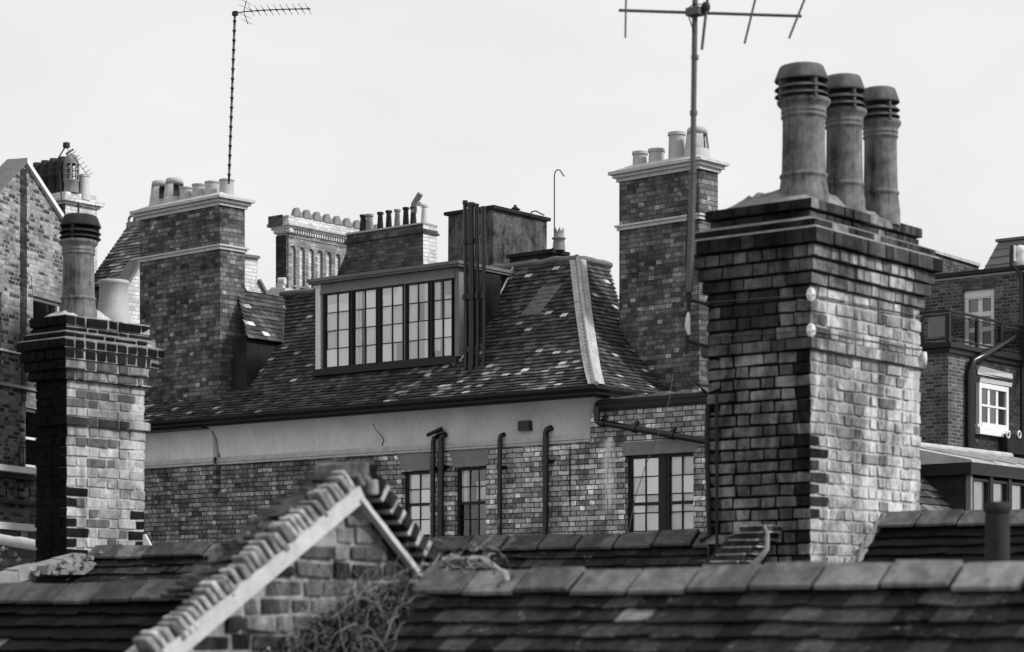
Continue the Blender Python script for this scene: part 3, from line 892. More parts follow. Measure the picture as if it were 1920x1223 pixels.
# wing parapet
q = MB(4); q.box(CORN + .12, SR, -.06, .24, ZP - .02, ZP + .03, .5, 0, .006); H.part('parapet_coping', q, M['dark_paint'])
q = MB(4)
for i in range(16):
    a = CORN + .2 + i * .2
    q.box(a, a + .21, -.035, .22, ZP + .032, ZP + .055 + q.rng.uniform(0, .03), .5, 0, .012)
H.part('coping_mortar', q, M['mortar_dirty'])
q = MB(); q.box(CORN + .12, SR, -.045, -.004, ZP - .10, ZP - .022); q.box(CORN + .1, SR, -.02, .2, ZP - .13, ZP - .102); H.part('parapet_gutter', q, M['dark_paint'])
q = MB(); q.face([(CORN, .2, ZP - .1), (SR, .2, ZP - .1), (SR, 3.0, ZP - .1), (CORN, 3.0, ZP - .1)]); H.part('flat_roof', q, M['lead_dark'])
q = MB(); sa = MF.s(1176, .5); q.tube([(sa, .45, ZP - .1), (sa - .01, .45, ZP + .1), (sa - .03, .5, ZP + .2)], .012, 6); H.part('vent_pipe', q, M['white_paint'])
# stack of vent pipes beside the dormer
for px, yt, r in ((872, 380, .032), (883, 384, .052), (894, 386, .028), (906, 391, .03)):
    q = MB(); tt = .16 + .0012 * (px - 872); s_ = MF.s(px, tt); zt_ = MF.zat(yt, s_, tt)
    q.tube([(s_, tt, z0 + .38), (s_ + .02, tt, z0 + .8), (s_, tt + .02, z0 + 1.6), (s_, tt, zt_)], r, 10)
    for zz in (z0 + .75, z0 + 1.55, z0 + 2.4): q.tube([(s_, tt, zz), (s_, tt, zz + .08)], r * 1.35, 10)
    q.tube([(s_, tt, zt_ - .03), (s_, tt, zt_ + .03)], r * 1.25, 10)
    H.part('vent_pipe', q, M['iron'])
q = MB(); q.box(d1 + .005, d1 + .10, .62, 1.2, z0 + .6, zt - .12); H.part('pipe_casing', q, M['render_black'], D)

# ================================================================ chimney stacks on the house
AC = 42.4
def plain_stack(name, label, F, s0, t1, zb, zt, mat, zband, cap_m, base, capo=.10):
    T = Thing(name, label, 'chimney stack', F, base)
    b = MB(); b.box(s0, 0, 0, t1, zb, zt); T.part('shaft', b, mat)
    c = MB(3); h = .155
    c.ring(s0, 0, 0, t1, zt - .05, zt + .0, .035, .5, 0, .003); c.ring(s0, 0, 0, t1, zt + .002, zt + .05, capo * .75, .5, 0, .003); c.ring(s0, 0, 0, t1, zt + .052, zt + .10, capo * 1.25, .5, 0, .003)
    x0, x1, y0, y1 = s0 - capo, capo, -capo, t1 + capo
    c.hexa([(x0, y0, zt + .102), (x1, y0, zt + .102), (x1, y1, zt + .102), (x0, y1, zt + .102), (x0 + .22, y0 + .2, zt + .20), (x1 - .22, y0 + .2, zt + .20), (x1 - .22, y1 - .2, zt + .20), (x0 + .22, y1 - .2, zt + .20)])
    T.part('cornice', c, cap_m)
    if zband:
        c = MB(3); c.ring(s0, 0, 0, t1, zband - .035, zband + .012, .028, .5, 0, .002); c.ring(s0, 0, 0, t1, zband + .014, zband + .045, .055, .5, 0, .002)
        T.part('string_course', c, cap_m)
    return T

# left slender stack by the eaves
CF1 = Frame(413, 37.7, AC)
s1 = CF1.s(262); t1 = CF1.t(459); zt1 = CF1.zat(379, 0, 0)
C1 = plain_stack('chimney_stack', 'tall slender brick stack with six buff pots at the left end of the mansard roof', CF1, s1, t1, 2.2, zt1, M['brick_stack'], CF1.zat(463, 0, 0), M['stone'], (0, 0, 2.2))
def px_pot(T, F, mesh, px, ybase_off, zt, tm, mat_label=None, scale=None, rz=0):
    s_ = F.s(px, tm)
    return T.put('chimney_pot', mesh, (s_, tm, zt), label=mat_label, scale=scale, rz=rz)
tm = t1 * .5
zc1 = zt1 + .15
def potmesh(mb, m): return mb.mesh('chimney_pot', M[m])
hh = lambda F, px, yt, zb: F.zat(yt, F.s(px, tm), tm) - zb
lan = potmesh(pot_lantern(.62, .185), 'pot_pale')
for px, yt in ((301, 340), (327, 335)):
    T_h = hh(CF1, px, yt, zc1)
    px_pot(C1, CF1, lan, px, 0, zc1, tm, 'open-sided tapering pot' , (1, 1, T_h / .62), .4)
for px, yt in ((350, 352), (374, 346), (398, 341), (425, 337)):
    h_ = hh(CF1, px, yt, zc1)
    px_pot(C1, CF1, potmesh(pot_plain(h_, .124, .117, .014, rimh=.03), 'pot_pale'), px, 0, zc1, tm)
ab = MB(9)
for i in range(60):                                      # weeds and mortar crumbs where the stack meets the slates
    k = i / 60
    p = Vector((MF.s(440, 0), 0, 0))
C1.part('weathered_flaunching', (lambda b: (b.ring(s1, 0, 0, t1, zt1 + .185, zt1 + .215, -.2, .5, 0, .02), b)[1])(MB(2)), M['stone'])

# right slender stack behind the hip
CF2 = Frame(1311, 33.6, AC)
s2 = CF2.s(1161); t2_ = CF2.t(1346); zt2 = CF2.zat(310, 0, 0)
C2 = plain_stack('chimney_stack', 'tall slender brick stack with four buff pots behind the hip of the mansard roof', CF2, s2, t2_, 2.6, zt2, M['brick_stack'], CF2.zat(406, 0, 0), M['stone'], (0, 0, 2.6))
tm = t2_ * .5; zc2 = zt2 + .15
for px, yt, r in ((1200, 285, .115), (1231, 280, .125), (1269, 249, .13)):
    px_pot(C2, CF2, potmesh(pot_plain(hh(CF2, px, yt, zc2), r, r * .93, .016), 'pot_pale'), px, 0, zc2, tm)
px_pot(C2, CF2, lan, 1307, 0, zc2, tm, 'open-sided tapering pot', (1, 1, hh(CF2, 1307, 240, zc2) / .62), .9)

# black rendered housing and its low neighbour behind the dormer
BF = Frame(925, 36.2, A0)
sb0 = BF.s(840); tb1 = BF.t(1025); ztb = BF.zat(392, 0, 0)
B = Thing('tank_housing', 'black tarred box housing standing on the flat roof behind the dormer', 'roof housing', BF, (0, 0, ZR - .4))
q = MB(3); q.box(sb0, 0, 0, tb1, ZR - .4, ztb, .5, 0, .01); B.part('body', q, M['render_worn'])
q = MB(3); q.ring(sb0, 0, 0, tb1, ztb + .002, ztb + .05, .05, .5, 0, .006); B.part('lid', q, M['render_black'])
q = MB()
s_, t_ = -.35, tb1 * .72; zz = ztb + .05
q.lathe([(.13, 0), (.12, .03), (.06, .05), (.055, .11), (.09, .12), (.03, .17), (.02, .2), (.001, .2)], (s_, t_, zz), 16)
B.part('roof_vent', q, M['dark_paint'])
q = MB(); q.tube([(-.2, tb1 * .86, zz), (-.18, tb1 * .88, zz + .1), (-.15, tb1 * .93, zz + .12), (-.1, tb1 * .98, zz + .08), (-.05, tb1, zz + .05)], .012, 6); B.part('cable_loop', q, M['steel_dark'])
LF = Frame(1035, 35.6, A0)
sl0 = LF.s(955); tl1 = LF.t(1062); ztl = LF.zat(474, 0, 0)
L = Thing('chimney_stack', 'low black stack with one small crown-topped pot beside the tarred housing', 'chimney stack', LF, (0, 0, ZR - .3))
q = MB(3); q.box(sl0, 0, 0, tl1, ZR - .3, ztl, .5, 0, .01); L.part('shaft', q, M['render_black'])
q = MB(3); q.ring(sl0, 0, 0, tl1, ztl + .002, ztl + .05, .04, .5, 0, .01); L.part('coping', q, M['render_black'])
cp = MB(); hp_ = LF.zat(430, -.02, tl1 * .5) - ztl - .05
cp.lathe([(.10, 0), (.095, .1), (.085, hp_ * .5), (.11, hp_ * .52), (.11, hp_ * .58), (.085, hp_ * .6), (.08, hp_ * .8)], seg=20)
for k in range(8):
    a = math.pi / 4 * k
    cp.face([(.082 * math.cos(a - .36), .082 * math.sin(a - .36), hp_ * .78), (.082 * math.cos(a + .36), .082 * math.sin(a + .36), hp_ * .78), (.088 * math.cos(a), .088 * math.sin(a), hp_ * 1.06)])
L.put('chimney_pot', potmesh(cp, 'pot_mid'), (LF.s(1048, tl1 * .4), tl1 * .4, ztl + .05))
hk = Thing('aerial_rod', 'thin bare rod with hooked top rising beside the crown-topped pot', 'aerial', LF, (LF.s(1041, .1), .1, ztl))
q = MB(); sx = LF.s(1039.5, .1)
top = LF.zat(330, sx, .1)
q.tube([(sx, .1, ztl), (sx, .1, top), (sx + .015, .1, top + .06), (sx + .06, .1, top + .09), (sx + .11, .1, top + .075), (sx + .19, .1, top - .03)], .010, 6)
hk.part('rod', q, M['steel_dark'])
q = MB(); q.box(sx - .02, sx + .02, .06, .14, ztl, ztl + .09); hk.part('bracket', q, M['steel_dark'])

# ================================================================ aerials
def yagi(mb, p0, dirv, up, elems, r=.006, rb=.010):
    """boom from p0 along dirv; elems [(distance, half length)] laid along up"""
    p0, dirv, up = Vector(p0), Vector(dirv).normalized(), Vector(up).normalized()
    return p0, dirv, up
AF = Frame(428, 37.55, AC)
A2 = Thing('tv_aerial', 'tall thin banded mast with a long multi-element aerial on the left slender stack', 'aerial', AF, (0, 0, zt1))
m0 = EYE; P = lambda px, py, Z: Vector(((px - CX) / FPX * Z, Z, CAMZ + (HY - py) / FPX * Z))
def loc(F, w):
    d = Vector(w) - F.o
    return Vector((d.dot(F.u), d.dot(F.v), d.z))
q = MB(); a_, b_ = loc(AF, P(429, 345, 37.55)), loc(AF, P(440.5, 24, 37.55))
pth, rad, dark = [a_], [.020], []
for i in range(17):                                      # dark bands of tape down the mast
    k = .05 + i * .056; e = .025 / (b_ - a_).length
    for kk, r_ in ((k - .0005, .020), (k, .030), (k + e, .030), (k + e + .0005, .020)):
        pth.append(a_.lerp(b_, kk)); rad.append(r_)
pth.append(b_); rad.append(.020)
q.tube(pth, rad, 8)
for i in range(len(q.f) - 2):
    if (i // 8) % 4 == 2: q.mi[i] = 1
A2.part('mast', q, [M['steel'], M['steel_dark']])
q = MB(); bp = [loc(AF, P(x, y, 37.55)) for x, y in ((438, 26), (458, 22), (500, 19), (540, 17.5), (582, 16.5))]
q.tube(bp, .010, 6); q.box(b_.x - .04, b_.x + .05, b_.y - .03, b_.y + .03, b_.z - .05, b_.z + .02); A2.part('boom', q, M['steel_dark'])
for i in range(10):
    x = 471 + i * 11.9; y = 20.5 - i * .42
    h_ = 10
    q = MB(); q.tube([loc(AF, P(x - 6, y - h_, 37.2)), loc(AF, P(x + 6, y + h_, 37.9))], .0045, 5)
    q.tube([loc(AF, P(x - 1, y - 2, 37.5)), loc(AF, P(x + 1, y + 2, 37.6))], .012, 5)
    A2.part('element', q, M['steel_dark'])
q = MB()
q.tube([loc(AF, P(462, 1, 37.5)), loc(AF, P(457, 22, 37.55)), loc(AF, P(465, 46, 37.6))], .007, 5)
for x, y in ((461, 4), (459, 14), (460, 30), (463, 41)): q.tube([loc(AF, P(x - 11, y - 5, 37.3)), loc(AF, P(x + 11, y + 5, 37.8))], .0035, 5)
A2.part('reflector', q, M['steel_dark'])

# ================================================================ houses far behind
# ornate stack with arcaded flank
TF = Frame(541, 50, A0)
T1 = Thing('chimney_stack', 'ornate bright stack with blind arcade, dentil course and scalloped cresting', 'chimney stack', TF, (0, 0, 3))
ts0 = TF.s(519); tt1 = TF.t(690)
zf = lambda y: TF.zat(y, 0, 0)
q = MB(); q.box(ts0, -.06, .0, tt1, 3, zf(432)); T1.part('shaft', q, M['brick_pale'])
q = MB(); q.box(ts0 - .02, -.07, -.012, .05, 3.0, zf(440)); T1.part('shaded_face', q, M['brick_black'], label='narrow face darkened as shade')  # shade painted on: dark brick sheet over the face turned from the sun
q = MB()
nb = 9; bw_ = tt1 / nb; zs_ = zf(466); zc_ = zf(444)
q.box(-.058, .02, 0, tt1, zc_ + .002, zf(438))
for i in range(nb + 1):
    c_ = min(max(i * bw_, .06), tt1 - .06); q.box(-.058, .0, c_ - .06, c_ + .06, 3, zs_)
for i in range(nb):
    y0_ = i * bw_ + .06; y1_ = (i + 1) * bw_ - .06; n = 10; rr_ = (y1_ - y0_) / 2
    arc = [((y0_ + y1_) / 2 - rr_ * math.cos(math.pi * k / n), zs_ + min(rr_, zc_ - zs_ - .04) * math.sin(math.pi * k / n)) for k in range(n + 1)]
    for k in range(n):
        (ya, za), (yb, zb) = arc[k], arc[k + 1]
        q.face([(0, ya, za), (0, yb, zb), (0, yb, zc_), (0, ya, zc_)]); q.face([(0, ya, za), (-.058, ya, za), (-.058, yb, zb), (0, yb, zb)])
    q.face([(0, i * bw_, zs_), (0, y0_, zs_), (0, y0_, zc_), (0, i * bw_, zc_)]); q.face([(0, y1_, zs_), (0, (i + 1) * bw_, zs_), (0, (i + 1) * bw_, zc_), (0, y1_, zc_)])
q.box(-.055, .004, 0, tt1, zf(536), zf(533))
T1.part('blind_arcade', q, M['brick_mid'])
q = MB()
for i in range(34): q.box(-.05, .07, i * tt1 / 34, i * tt1 / 34 + tt1 / 68, zf(437), zf(430))
for i in range(6): q.box(ts0 + i * .09, ts0 + .045 + i * .09, -.1, 0, zf(437), zf(430))
T1.part('dentils', q, M['brick_pale'])
q = MB(2)
for za, zb, o_ in ((429.5, 424, .09), (423.8, 418, .16), (417.8, 411, .10), (410.8, 404, .05)): q.ring(ts0, 0, 0, tt1, zf(za), zf(zb), o_, .5, 0, .004)
T1.part('cornice', q, M['brick_pale'])
q = MB(); q.box(ts0 - .1, -.02, -.17, -.161, zf(423.8), zf(404)); T1.part('cornice_shade', q, M['brick_dull'])  # darker sheet paints the shaded end of the pale cornice
sc_m = MB()
pts = [(-.13, 0), (-.125, .07), (-.10, .14), (-.06, .185), (-.02, .20), (.02, .185), (.05, .15), (.06, .115), (.085, .11), (.10, .075), (.125, .065), (.135, 0)]
sc_m.prism(pts, 'x', -.05, .05)
sme = sc_m.mesh('crest_tile', M['pot_mid'])
for i in range(9): T1.put('crest_tile', sme, (.02, TF.t(552 + 18.9 * i, 0) + .06, zf(404)))

# row of slim pots on a battered brick stack
RF = Frame(793, 44, A0)
T2 = Thing('chimney_stack', 'broad brick stack with flared foot and a row of eight slim pots', 'chimney stack', RF, (0, 0, 3))
r0 = RF.s(650); rt1 = RF.t(819)
zr = lambda y: RF.zat(y, 0, 0)
q = MB(); q.prism([(r0, zr(445)), (r0 - .02, zr(455)), (r0 - .35, zr(510)), (r0 - .9, zr(560)), (r0 - .9, 2), (0, 2), (0, zr(420)), (r0, zr(420))], 'y', 0, rt1); T2.part('shaft', q, M['brick_dull'])
q = MB(); q.box(-.01, .006, .003, rt1 - .003, 2, zr(420)); T2.part('sunlit_face', q, M['brick_pale'], label='sunlit narrow face')  # sunlight put into the colour: pale brick sheet on the lit side
q = MB(2); q.ring(r0, 0, 0, rt1, zr(437), zr(433), .04, .5, 0, .004); q.ring(r0, 0, 0, rt1, zr(432.8), zr(429), .02, .5, 0, .004); T2.part('string_course', q, M['brick_dull'])
q = MB(2); q.ring(r0, 0, 0, rt1, zr(420) + .002, zr(417), .02, .5, 0, .006); T2.part('coping', q, M['mortar'])
for px, yt, yb, r, m in ((681, 405, 433, .075, 'pot_dark'), (693, 404, 433, .085, 'pot_mid'), (713, 400, 430, .065, 'pot_dark'), (729, 397, 427, .065, 'pot_dark'), (745, 395, 425, .065, 'pot_mid'), (761, 391, 422, .065, 'pot_dark'), (775, 390, 420, .065, 'pot_dark'), (796, 386, 418, .075, 'pot_bright')):
    s_ = RF.s(px, rt1 * .45); h_ = RF.zat(yt - 2, s_, rt1 * .45) - zr(417)
    T2.put('chimney_pot', potmesh(pot_plain(h_, r * 1.0, r * .72, .02, 16, .05), m), (s_, rt1 * .45, zr(417)), label={'pot_mid': 'paler weathered pot', 'pot_bright': 'bleached end pot'}.get(m))
s_ = RF.s(776, rt1 * .45); zz = RF.zat(390, s_, rt1 * .45)
q = MB(); q.tube([(s_, rt1 * .45, zz - .1), (s_, rt1 * .45, zz + .07), (s_ + .12, rt1 * .45, zz + .20), (s_ + .17, rt1 * .45, zz + .26)], .06, 10)
q.tube([(s_ + .13, rt1 * .5, zz + .02), (s_ + .15, rt1 * .5, zz + .10)], [.06, .02], 10); T2.part('cranked_cowl', q, M['pot_mid'])

def tile_house(name, label, F, x0, x1, zr_, depth, run, rise, seed, crest=True, wall='brick_dull', hip=0.0, w=.165):
    """a plain tiled roof over a brick body; ridge along x, slope facing the camera"""
    T = Thing(name, label, 'house', F, (x0, 0, -12))
    q = MB(seed); pr = [(0, zr_ - rise), (run, zr_)]
    lm = lambda d: (x0 + hip * d / math.hypot(run, rise), x1)
    Pq, tt = slope_tiles(q, (0, 0, 0), (1, 0, 0), (0, 1, 0), pr, lm, .1, w, .014, lambda a, d, r: (.15 + .8 * q.rng.random() ** 2) if math.sin(a * 2.1 + d * 1.3 + seed) < .25 else q.rng.uniform(.6, 1))
    sheet(q, Pq, lm, tt, mi=1)
    q.face([(x0 + hip, run + .01, zr_), (x1, run + .01, zr_), (x1, 2 * run, zr_ - rise), (x0, 2 * run, zr_ - rise)], .3, 0)
    if hip: q.face([(x0, 0, zr_ - rise), (x0 + hip, run, zr_), (x0, 2 * run, zr_ - rise)], .3, 0)
    T.part('roof', q, [M['tile_far'], M['under']])
    b = MB(); b.box(x0 + .1, x1 - .1, .1, 2 * run - .1, -12, zr_ - rise - .01); T.part('wall', b, M[wall])
    if crest:
        c = MB(); n = int((x1 - x0 - hip) / .22)
        c.box(x0 + hip, x1, run - .05, run + .06, zr_ - .03, zr_ + .07)
        for i in range(n):
            a = x0 + hip + .11 + i * .22
            ring = [(a + .085 * math.cos(2 * math.pi * k / 12), run, zr_ + .12 + .085 * math.sin(2 * math.pi * k / 12)) for k in range(13)]
            c.tube(ring, .028, 6)
        T.part('crested_ridge', c, M['pot_mid'])
    return T
HF = Frame(262, 45, A0)
hz = HF.zat(420, HF.s(245), 1.6)
HB = tile_house('tiled_house', 'dark tiled roof with pierced crested ridge behind the left slender stack', HF, HF.s(158, 0), HF.s(385, 1.2), HF.zat(424, HF.s(242, 1.2), 1.2), 5, 1.2, 1.45, 21, True, 'brick_dull', HF.s(240, 1.2) - HF.s(158, 0))
HF2 = Frame(835, 46, A0)
tile_house('tiled_house', 'sliver of crested tile roof showing between the row of slim pots and the tarred housing', HF2, -.6, HF2.s(870), HF2.zat(455, 0, 1.2), 4, 1.2, 1.2, 23, True)
# bright gables seen past the left stack
def gable(name, label, F, poly_px, s, thick, mat, cope=None, zb=-12):
    T = Thing(name, label, 'house', F, (0, F.t(poly_px[0][0], s), zb))
    pts = [F.side(x, y, s) for x, y in poly_px]
    pts = [pts[0]] + pts[1:]
    poly = pts + [(pts[-1][0], zb), (pts[0][0], zb)]
    q = MB(); q.prism(poly, 'x', s - thick, s); T.part('wall', q, M[mat])
    if cope:
        for i, j in cope:
            (ya, za), (yb, zb_) = pts[i], pts[j]
            d = Vector((yb - ya, zb_ - za)); nrm = Vector((-d.y, d.x)).normalized() * .06
            c = MB(); c.prism([(ya, za), (yb, zb_), (yb + nrm.x, zb_ + nrm.y), (ya + nrm.x, za + nrm.y)], 'x', s - thick - .05, s + .06); T.part('coping', c, M['lead_dark'])
    return T
GF = Frame(470, 47, A0)
gable('gable_house', 'bright brick gable with stepped coping between the left slender stack and the arcaded stack', GF, [(425, 478), (484, 486), (482.5, 527), (506, 569)], 0, .4, 'brick_pale', [(0, 1), (2, 3)])
GF3 = Frame(250, 43, A0)
gable('gable_house', 'sliver of bright brick gable under the crested tile roof, left of the left slender stack', GF3, [(228, 575), (232, 545), (264, 492), (300, 500)], 0, .25, 'brick_pale', [(1, 2)])
rl = Thing('roof_finials', 'cluster of bright clay rolls at the foot of the arcaded stack', 'ridge ornament', TF, (TF.s(522, -.6), -.6, TF.zat(552, 0, 0)))
q = MB()
for x, y, r in ((528, 527, .08), (526, 535, .07), (514, 547, .10), (524, 545, .09)):
    s_ = TF.s(x, -.6); zz = TF.zat(y, s_, -.6); q.tube([(s_ - .08, -.6, zz), (s_ + .06, -.55, zz)], r, 12)
q.box(TF.s(508, -.6), TF.s(540, -.6), -.7, -.1, TF.zat(575, 0, 0), TF.zat(551, 0, 0))
rl.part('rolls', q, M['pot_bright'])

# brick house at the left edge ------------------------------------------------------------------
AL = 18.7
HL = Frame(45, 40, AL)
E = Thing('gabled_house', 'tall brick gable house with dark pilaster and sash windows at the left edge', 'house', HL, (0, 0, -12))
tz = lambda x, y: HL.side(x, y, 0)
def trans(pt): return pt
apex = tz(45, 306); rgt = tz(118, 418); lft = tz(-30, 384)
wins = []
for (xa, xb, yt, yb) in ((62, 116, 562, 690), (48, 92, 768, 878), (-30, 3, 545, 690), (-40, -8, 768, 878)):
    ta, tb = HL.t(xa), HL.t(xb); zt_ = tz((xa + xb) / 2, yt)[1]; zb_ = tz((xa + xb) / 2, yb)[1]
    wins.append((ta, tb, zb_, zt_))
tR = HL.t(150); tL = HL.t(-110)
q = MB()
zeave = min(rgt[1], lft[1]) - .3
wall_holes(q, tL, tR, -12, zeave, 0, wins, .12)
k_ = (apex[1] - rgt[1]) / (rgt[0] - apex[0]); zr_e = apex[1] - k_ * (tR - apex[0]); kl = (apex[1] - lft[1]) / (apex[0] - lft[0]); zl_e = apex[1] - kl * (apex[0] - tL)
up = [(tL, zl_e), (apex[0], apex[1]), (tR, zr_e)]
zlow = min(zl_e, zr_e)
q2 = MB()
q.v, keep = q.v, None
# clear what the eave line does not allow and rebuild as one outline
q = MB(); zmid = min(zl_e, zr_e) - .05
wall_holes(q, tL, tR, -12, zmid, 0, [h for h in wins], .12)
q.face([(tL, 0, zmid), (tR, 0, zmid), (tR, 0, zr_e), (apex[0], 0, apex[1]), (tL, 0, zl_e)])
swap(q); E.part('wall', q, M['brick_gable'])
q = MB(); q.prism([(tL, -12), (tR, -12), (tR, zr_e), (apex[0], apex[1] - .01), (tL, zl_e)], 'x', -6, -.66); E.part('body', q, M['brick_dull'])
for (ya, za), (yb, zb_), w_ in ((up[0], up[1], .5), (up[1], up[2], .16)):
    c = MB(); c.prism([(ya, za), (yb, zb_), (yb, zb_ + .09), (ya, za + .09)], 'x', -.34, .07); E.part('coping', c, M['lead_dark'] if w_ > .3 else M['white_paint'])
c = MB(); c.box(-.3, .012, HL.t(38), HL.t(49.5), tz(45, 690)[1], apex[1] - .1); E.part('pilaster', c, M['brick_black'])
c = MB(); c.box(-.3, .03, HL.t(40), HL.t(47), tz(45, 752)[1], tz(45, 690)[1] - .01); E.part('pilaster_foot', c, M['brick_black'])
for i, (ta, tb, zb_, zt_) in enumerate(wins):
    E_w = sash(E, ta + .002, tb - .002, zb_, zt_ - .002, .06, 1, 2, 'white_paint', fw=.05, back=None, gl='glass_dark', turn=True)
    a = MB(); a.prism([(ta - .02, zt_ + .003), (tb + .02, zt_ + .003), (tb + .08, zt_ + .36), (ta - .08, zt_ + .36)], 'x', -.01, .012)
    E.part('flat_arch', a, M['brick_mid'])
for y0_, y1_, o_, m in ((878, 889, .3, 'white_paint'), (984, 997, .38, 'white_paint'), (722, 728, .06, 'stone_grey'), (890, 899, .14, 'dark_paint'), (940, 946, .1, 'dark_paint'), (660, 664, .05, 'stone')):
    c = MB(2); c.box(-.1, o_, tL, HL.t(78, o_), tz(30, y1_)[1], tz(30, y0_)[1], .5, 0, .003); E.part('cornice', c, M[m])
c = MB()
for x in (11, 33, 54): c.box(-.05, .012, HL.t(x), HL.t(x) + .018, tz(x, 938)[1], tz(x, 902)[1])
c.box(-.05, .16, tL, HL.t(72, .1), tz(30, 1013)[1], tz(30, 999)[1]); E.part('dark_brackets', c, M['iron'])
c = MB()
for x in (24, 29): c.box(-.05, .2, HL.t(x), HL.t(x) + .06, tz(x, 1020)[1], tz(x, 997)[1])
E.part('bracket', c, M['white_paint'])
c = MB(); ta_ = HL.t(37, .1); tb_ = HL.t(44, .1)
c.tube([(.1, ta_, tz(37, 880)[1]), (.1, ta_, tz(37, 836)[1])], .03, 6); c.tube([(.1, tb_, tz(44, 880)[1]), (.1, tb_, tz(44, 838)[1])], .012, 6)
for i in range(4): c.tube([(.1, ta_, tz(40, 870 - i * 10)[1]), (.1, tb_, tz(40, 870 - i * 10)[1])], .012, 6)
E.part('railing', c, M['iron'])

# its neighbour's stack with the lattice pot
NF = Frame(122, 48, A0)
N = Thing('chimney_stack', 'bright-sided stack with dark pots, a lattice pot and a pale pot behind the left gable', 'chimney stack', NF, (0, 0, 2))
n0 = NF.s(52); nt = NF.t(182); zn = lambda y: NF.zat(y, 0, 0)
q = MB(); q.box(n0, 0, 0, nt, 0, zn(372)); N.part('shaft', q, M['brick_black'])
q = MB(); q.box(-.01, .008, .003, nt - .003, 0, zn(372) - .003); N.part('sunlit_face', q, M['brick_pale'], label='sunlit narrow face')  # lit side painted as a pale sheet over the dark shaft
q = MB(2); q.ring(n0, 0, 0, nt, zn(382), zn(377), .05, .5, 0, .004); q.ring(n0, 0, 0, nt, zn(376.8), zn(371), .12, .5, 0, .004); q.ring(n0, 0, 0, nt, zn(370.8), zn(358), .0, .5, 0, .01)
N.part('cornice', q, M['brick_pale'])
zz = zn(358)
for px, yt in ((71, 306), (86, 302), (102, 298), (118, 295)):
    s_ = NF.s(px, nt * .35); h_ = NF.zat(yt, s_, nt * .35) - zz
    b = MB(); b.lathe([(.15, 0), (.14, h_ * .5), (.165, h_ * .52), (.165, h_ * .6), (.13, h_ * .62), (.16, h_ * .70), (.16, h_ * .74), (.13, h_ * .76), (.12, h_ * .85), (.10, h_), (.001, h_)], seg=18)
    N.put('chimney_pot', potmesh(b, 'pot_dark'), (s_, nt * .35, zz))
s_ = NF.s(134, nt * .3); h_ = NF.zat(290, s_, nt * .3) - zz
b = MB(); b.lathe([(.16, 0), (.15, h_ * .28), (.165, h_ * .3), (.165, h_ * .33), (.15, h_ * .34)], seg=20)
for k in range(8): 
    a = math.pi / 4 * k; b.tube([(.145 * math.cos(a), .145 * math.sin(a), h_ * .33), (.145 * math.cos(a), .145 * math.sin(a), h_ * .76)], .022, 6)
for z_ in (.46, .6, .745): b.lathe([(.16, h_ * z_), (.16, h_ * (z_ + .025)), (.13, h_ * (z_ + .025)), (.13, h_ * z_), (.16, h_ * z_)], seg=20)
b.lathe([(.15, h_ * .77), (.155, h_ * .8), (.13, h_ * .92), (.10, h_ * .99), (.08, h_), (.001, h_)], seg=20)
N.put('chimney_pot', potmesh(b, 'pot_mid'), (s_, nt * .3, zz), label='tall open lattice pot')
s_ = NF.s(158, nt * .62); h_ = NF.zat(328, s_, nt * .62) - zz
N.put('chimney_pot', potmesh(pot_plain(h_, .11, .11, .012, 18), 'pot_bright'), (s_, nt * .62, zz), label='plain pale pot')
s_ = NF.s(147, nt * .5); N.put('chimney_pot', potmesh(pot_plain(NF.zat(332, s_, nt * .5) - zz, .06, .06, .01, 14), 'pot_dark'), (s_, nt * .5, zz))
A3 = Thing('tv_aerial', 'small tilted aerial on a slanting arm above the dark row of pots at left', 'aerial', NF, tuple(loc(NF, P(108, 298, 47))))
q = MB(); q.tube([loc(NF, P(108, 299, 47)), loc(NF, P(124, 273, 47))], .014, 6); q.tube([loc(NF, P(111, 322, 47)), loc(NF, P(116, 380, 46.6)), loc(NF, P(121, 395, 46.6))], .012, 6)
q.box(*(lambda c: (c.x - .05, c.x + .05, c.y - .05, c.y + .05, c.z - .05, c.z + .06))(loc(NF, P(124.5, 273, 47)))); A3.part('arm', q, M['steel_dark'])
q = MB(); q.tube([loc(NF, P(126, 279, 47)), loc(NF, P(164, 328, 47))], .007, 5)
q.tube([loc(NF, P(124.5, 288.5, 46.9)), loc(NF, P(137, 280.5, 47.1))], .02, 6); A3.part('boom', q, M['steel_dark'])
for x, y in ((137, 287), (143.5, 294), (147.5, 299), (153, 307.5), (158.5, 314.5), (163.5, 321.5), (168, 327.5)):
    q = MB(); q.tube([loc(NF, P(x - 5, y + 3.4, 46.9)), loc(NF, P(x + 5, y - 3.4, 47.1))], .006, 5); A3.part('element', q, M['steel_dark'])

# brick house at the right edge -------------------------------------------------------------
AR = A0
XF = Frame(1778, 46, AR)
X = Thing('terraced_house', 'dark brick house with railed balcony, white French door and sash window at right edge', 'house', XF, (0, 0, -12))
zx = lambda y: XF.zat(y, 0, 0)
zf_ = zx(652)
q = MB(); q.box(XF.s(1690), 0, 0, 6, -12, zf_); X.part('terrace_block', q, M['brick_dark'])
tU = 3.4
uz = lambda y, px: XF.zat(y, XF.s(px, tU), tU)
dA, dB = XF.s(1807, tU), XF.s(1864, tU)
q = MB(); wall_holes(q, XF.s(1700, tU), XF.s(1990, tU), zf_ + .003, uz(516, 1820), tU, [(dA, dB, uz(655, 1835), uz(543, 1835))], .1); X.part('upper_wall', q, M['brick_dark'])
q = MB(); q.box(XF.s(1700, tU), XF.s(1990, tU), tU + .25, 6, -12, uz(514, 1820)); X.part('upper_body', q, M['brick_dark'])
sash(X, dA + .002, dB - .002, uz(655, 1835) + .01, uz(552, 1835), tU + .04, 2, 3, 'white_paint', fw=.09, bar=.10, meet=False, name='french_door', back='curtain', gl='glass_dark')
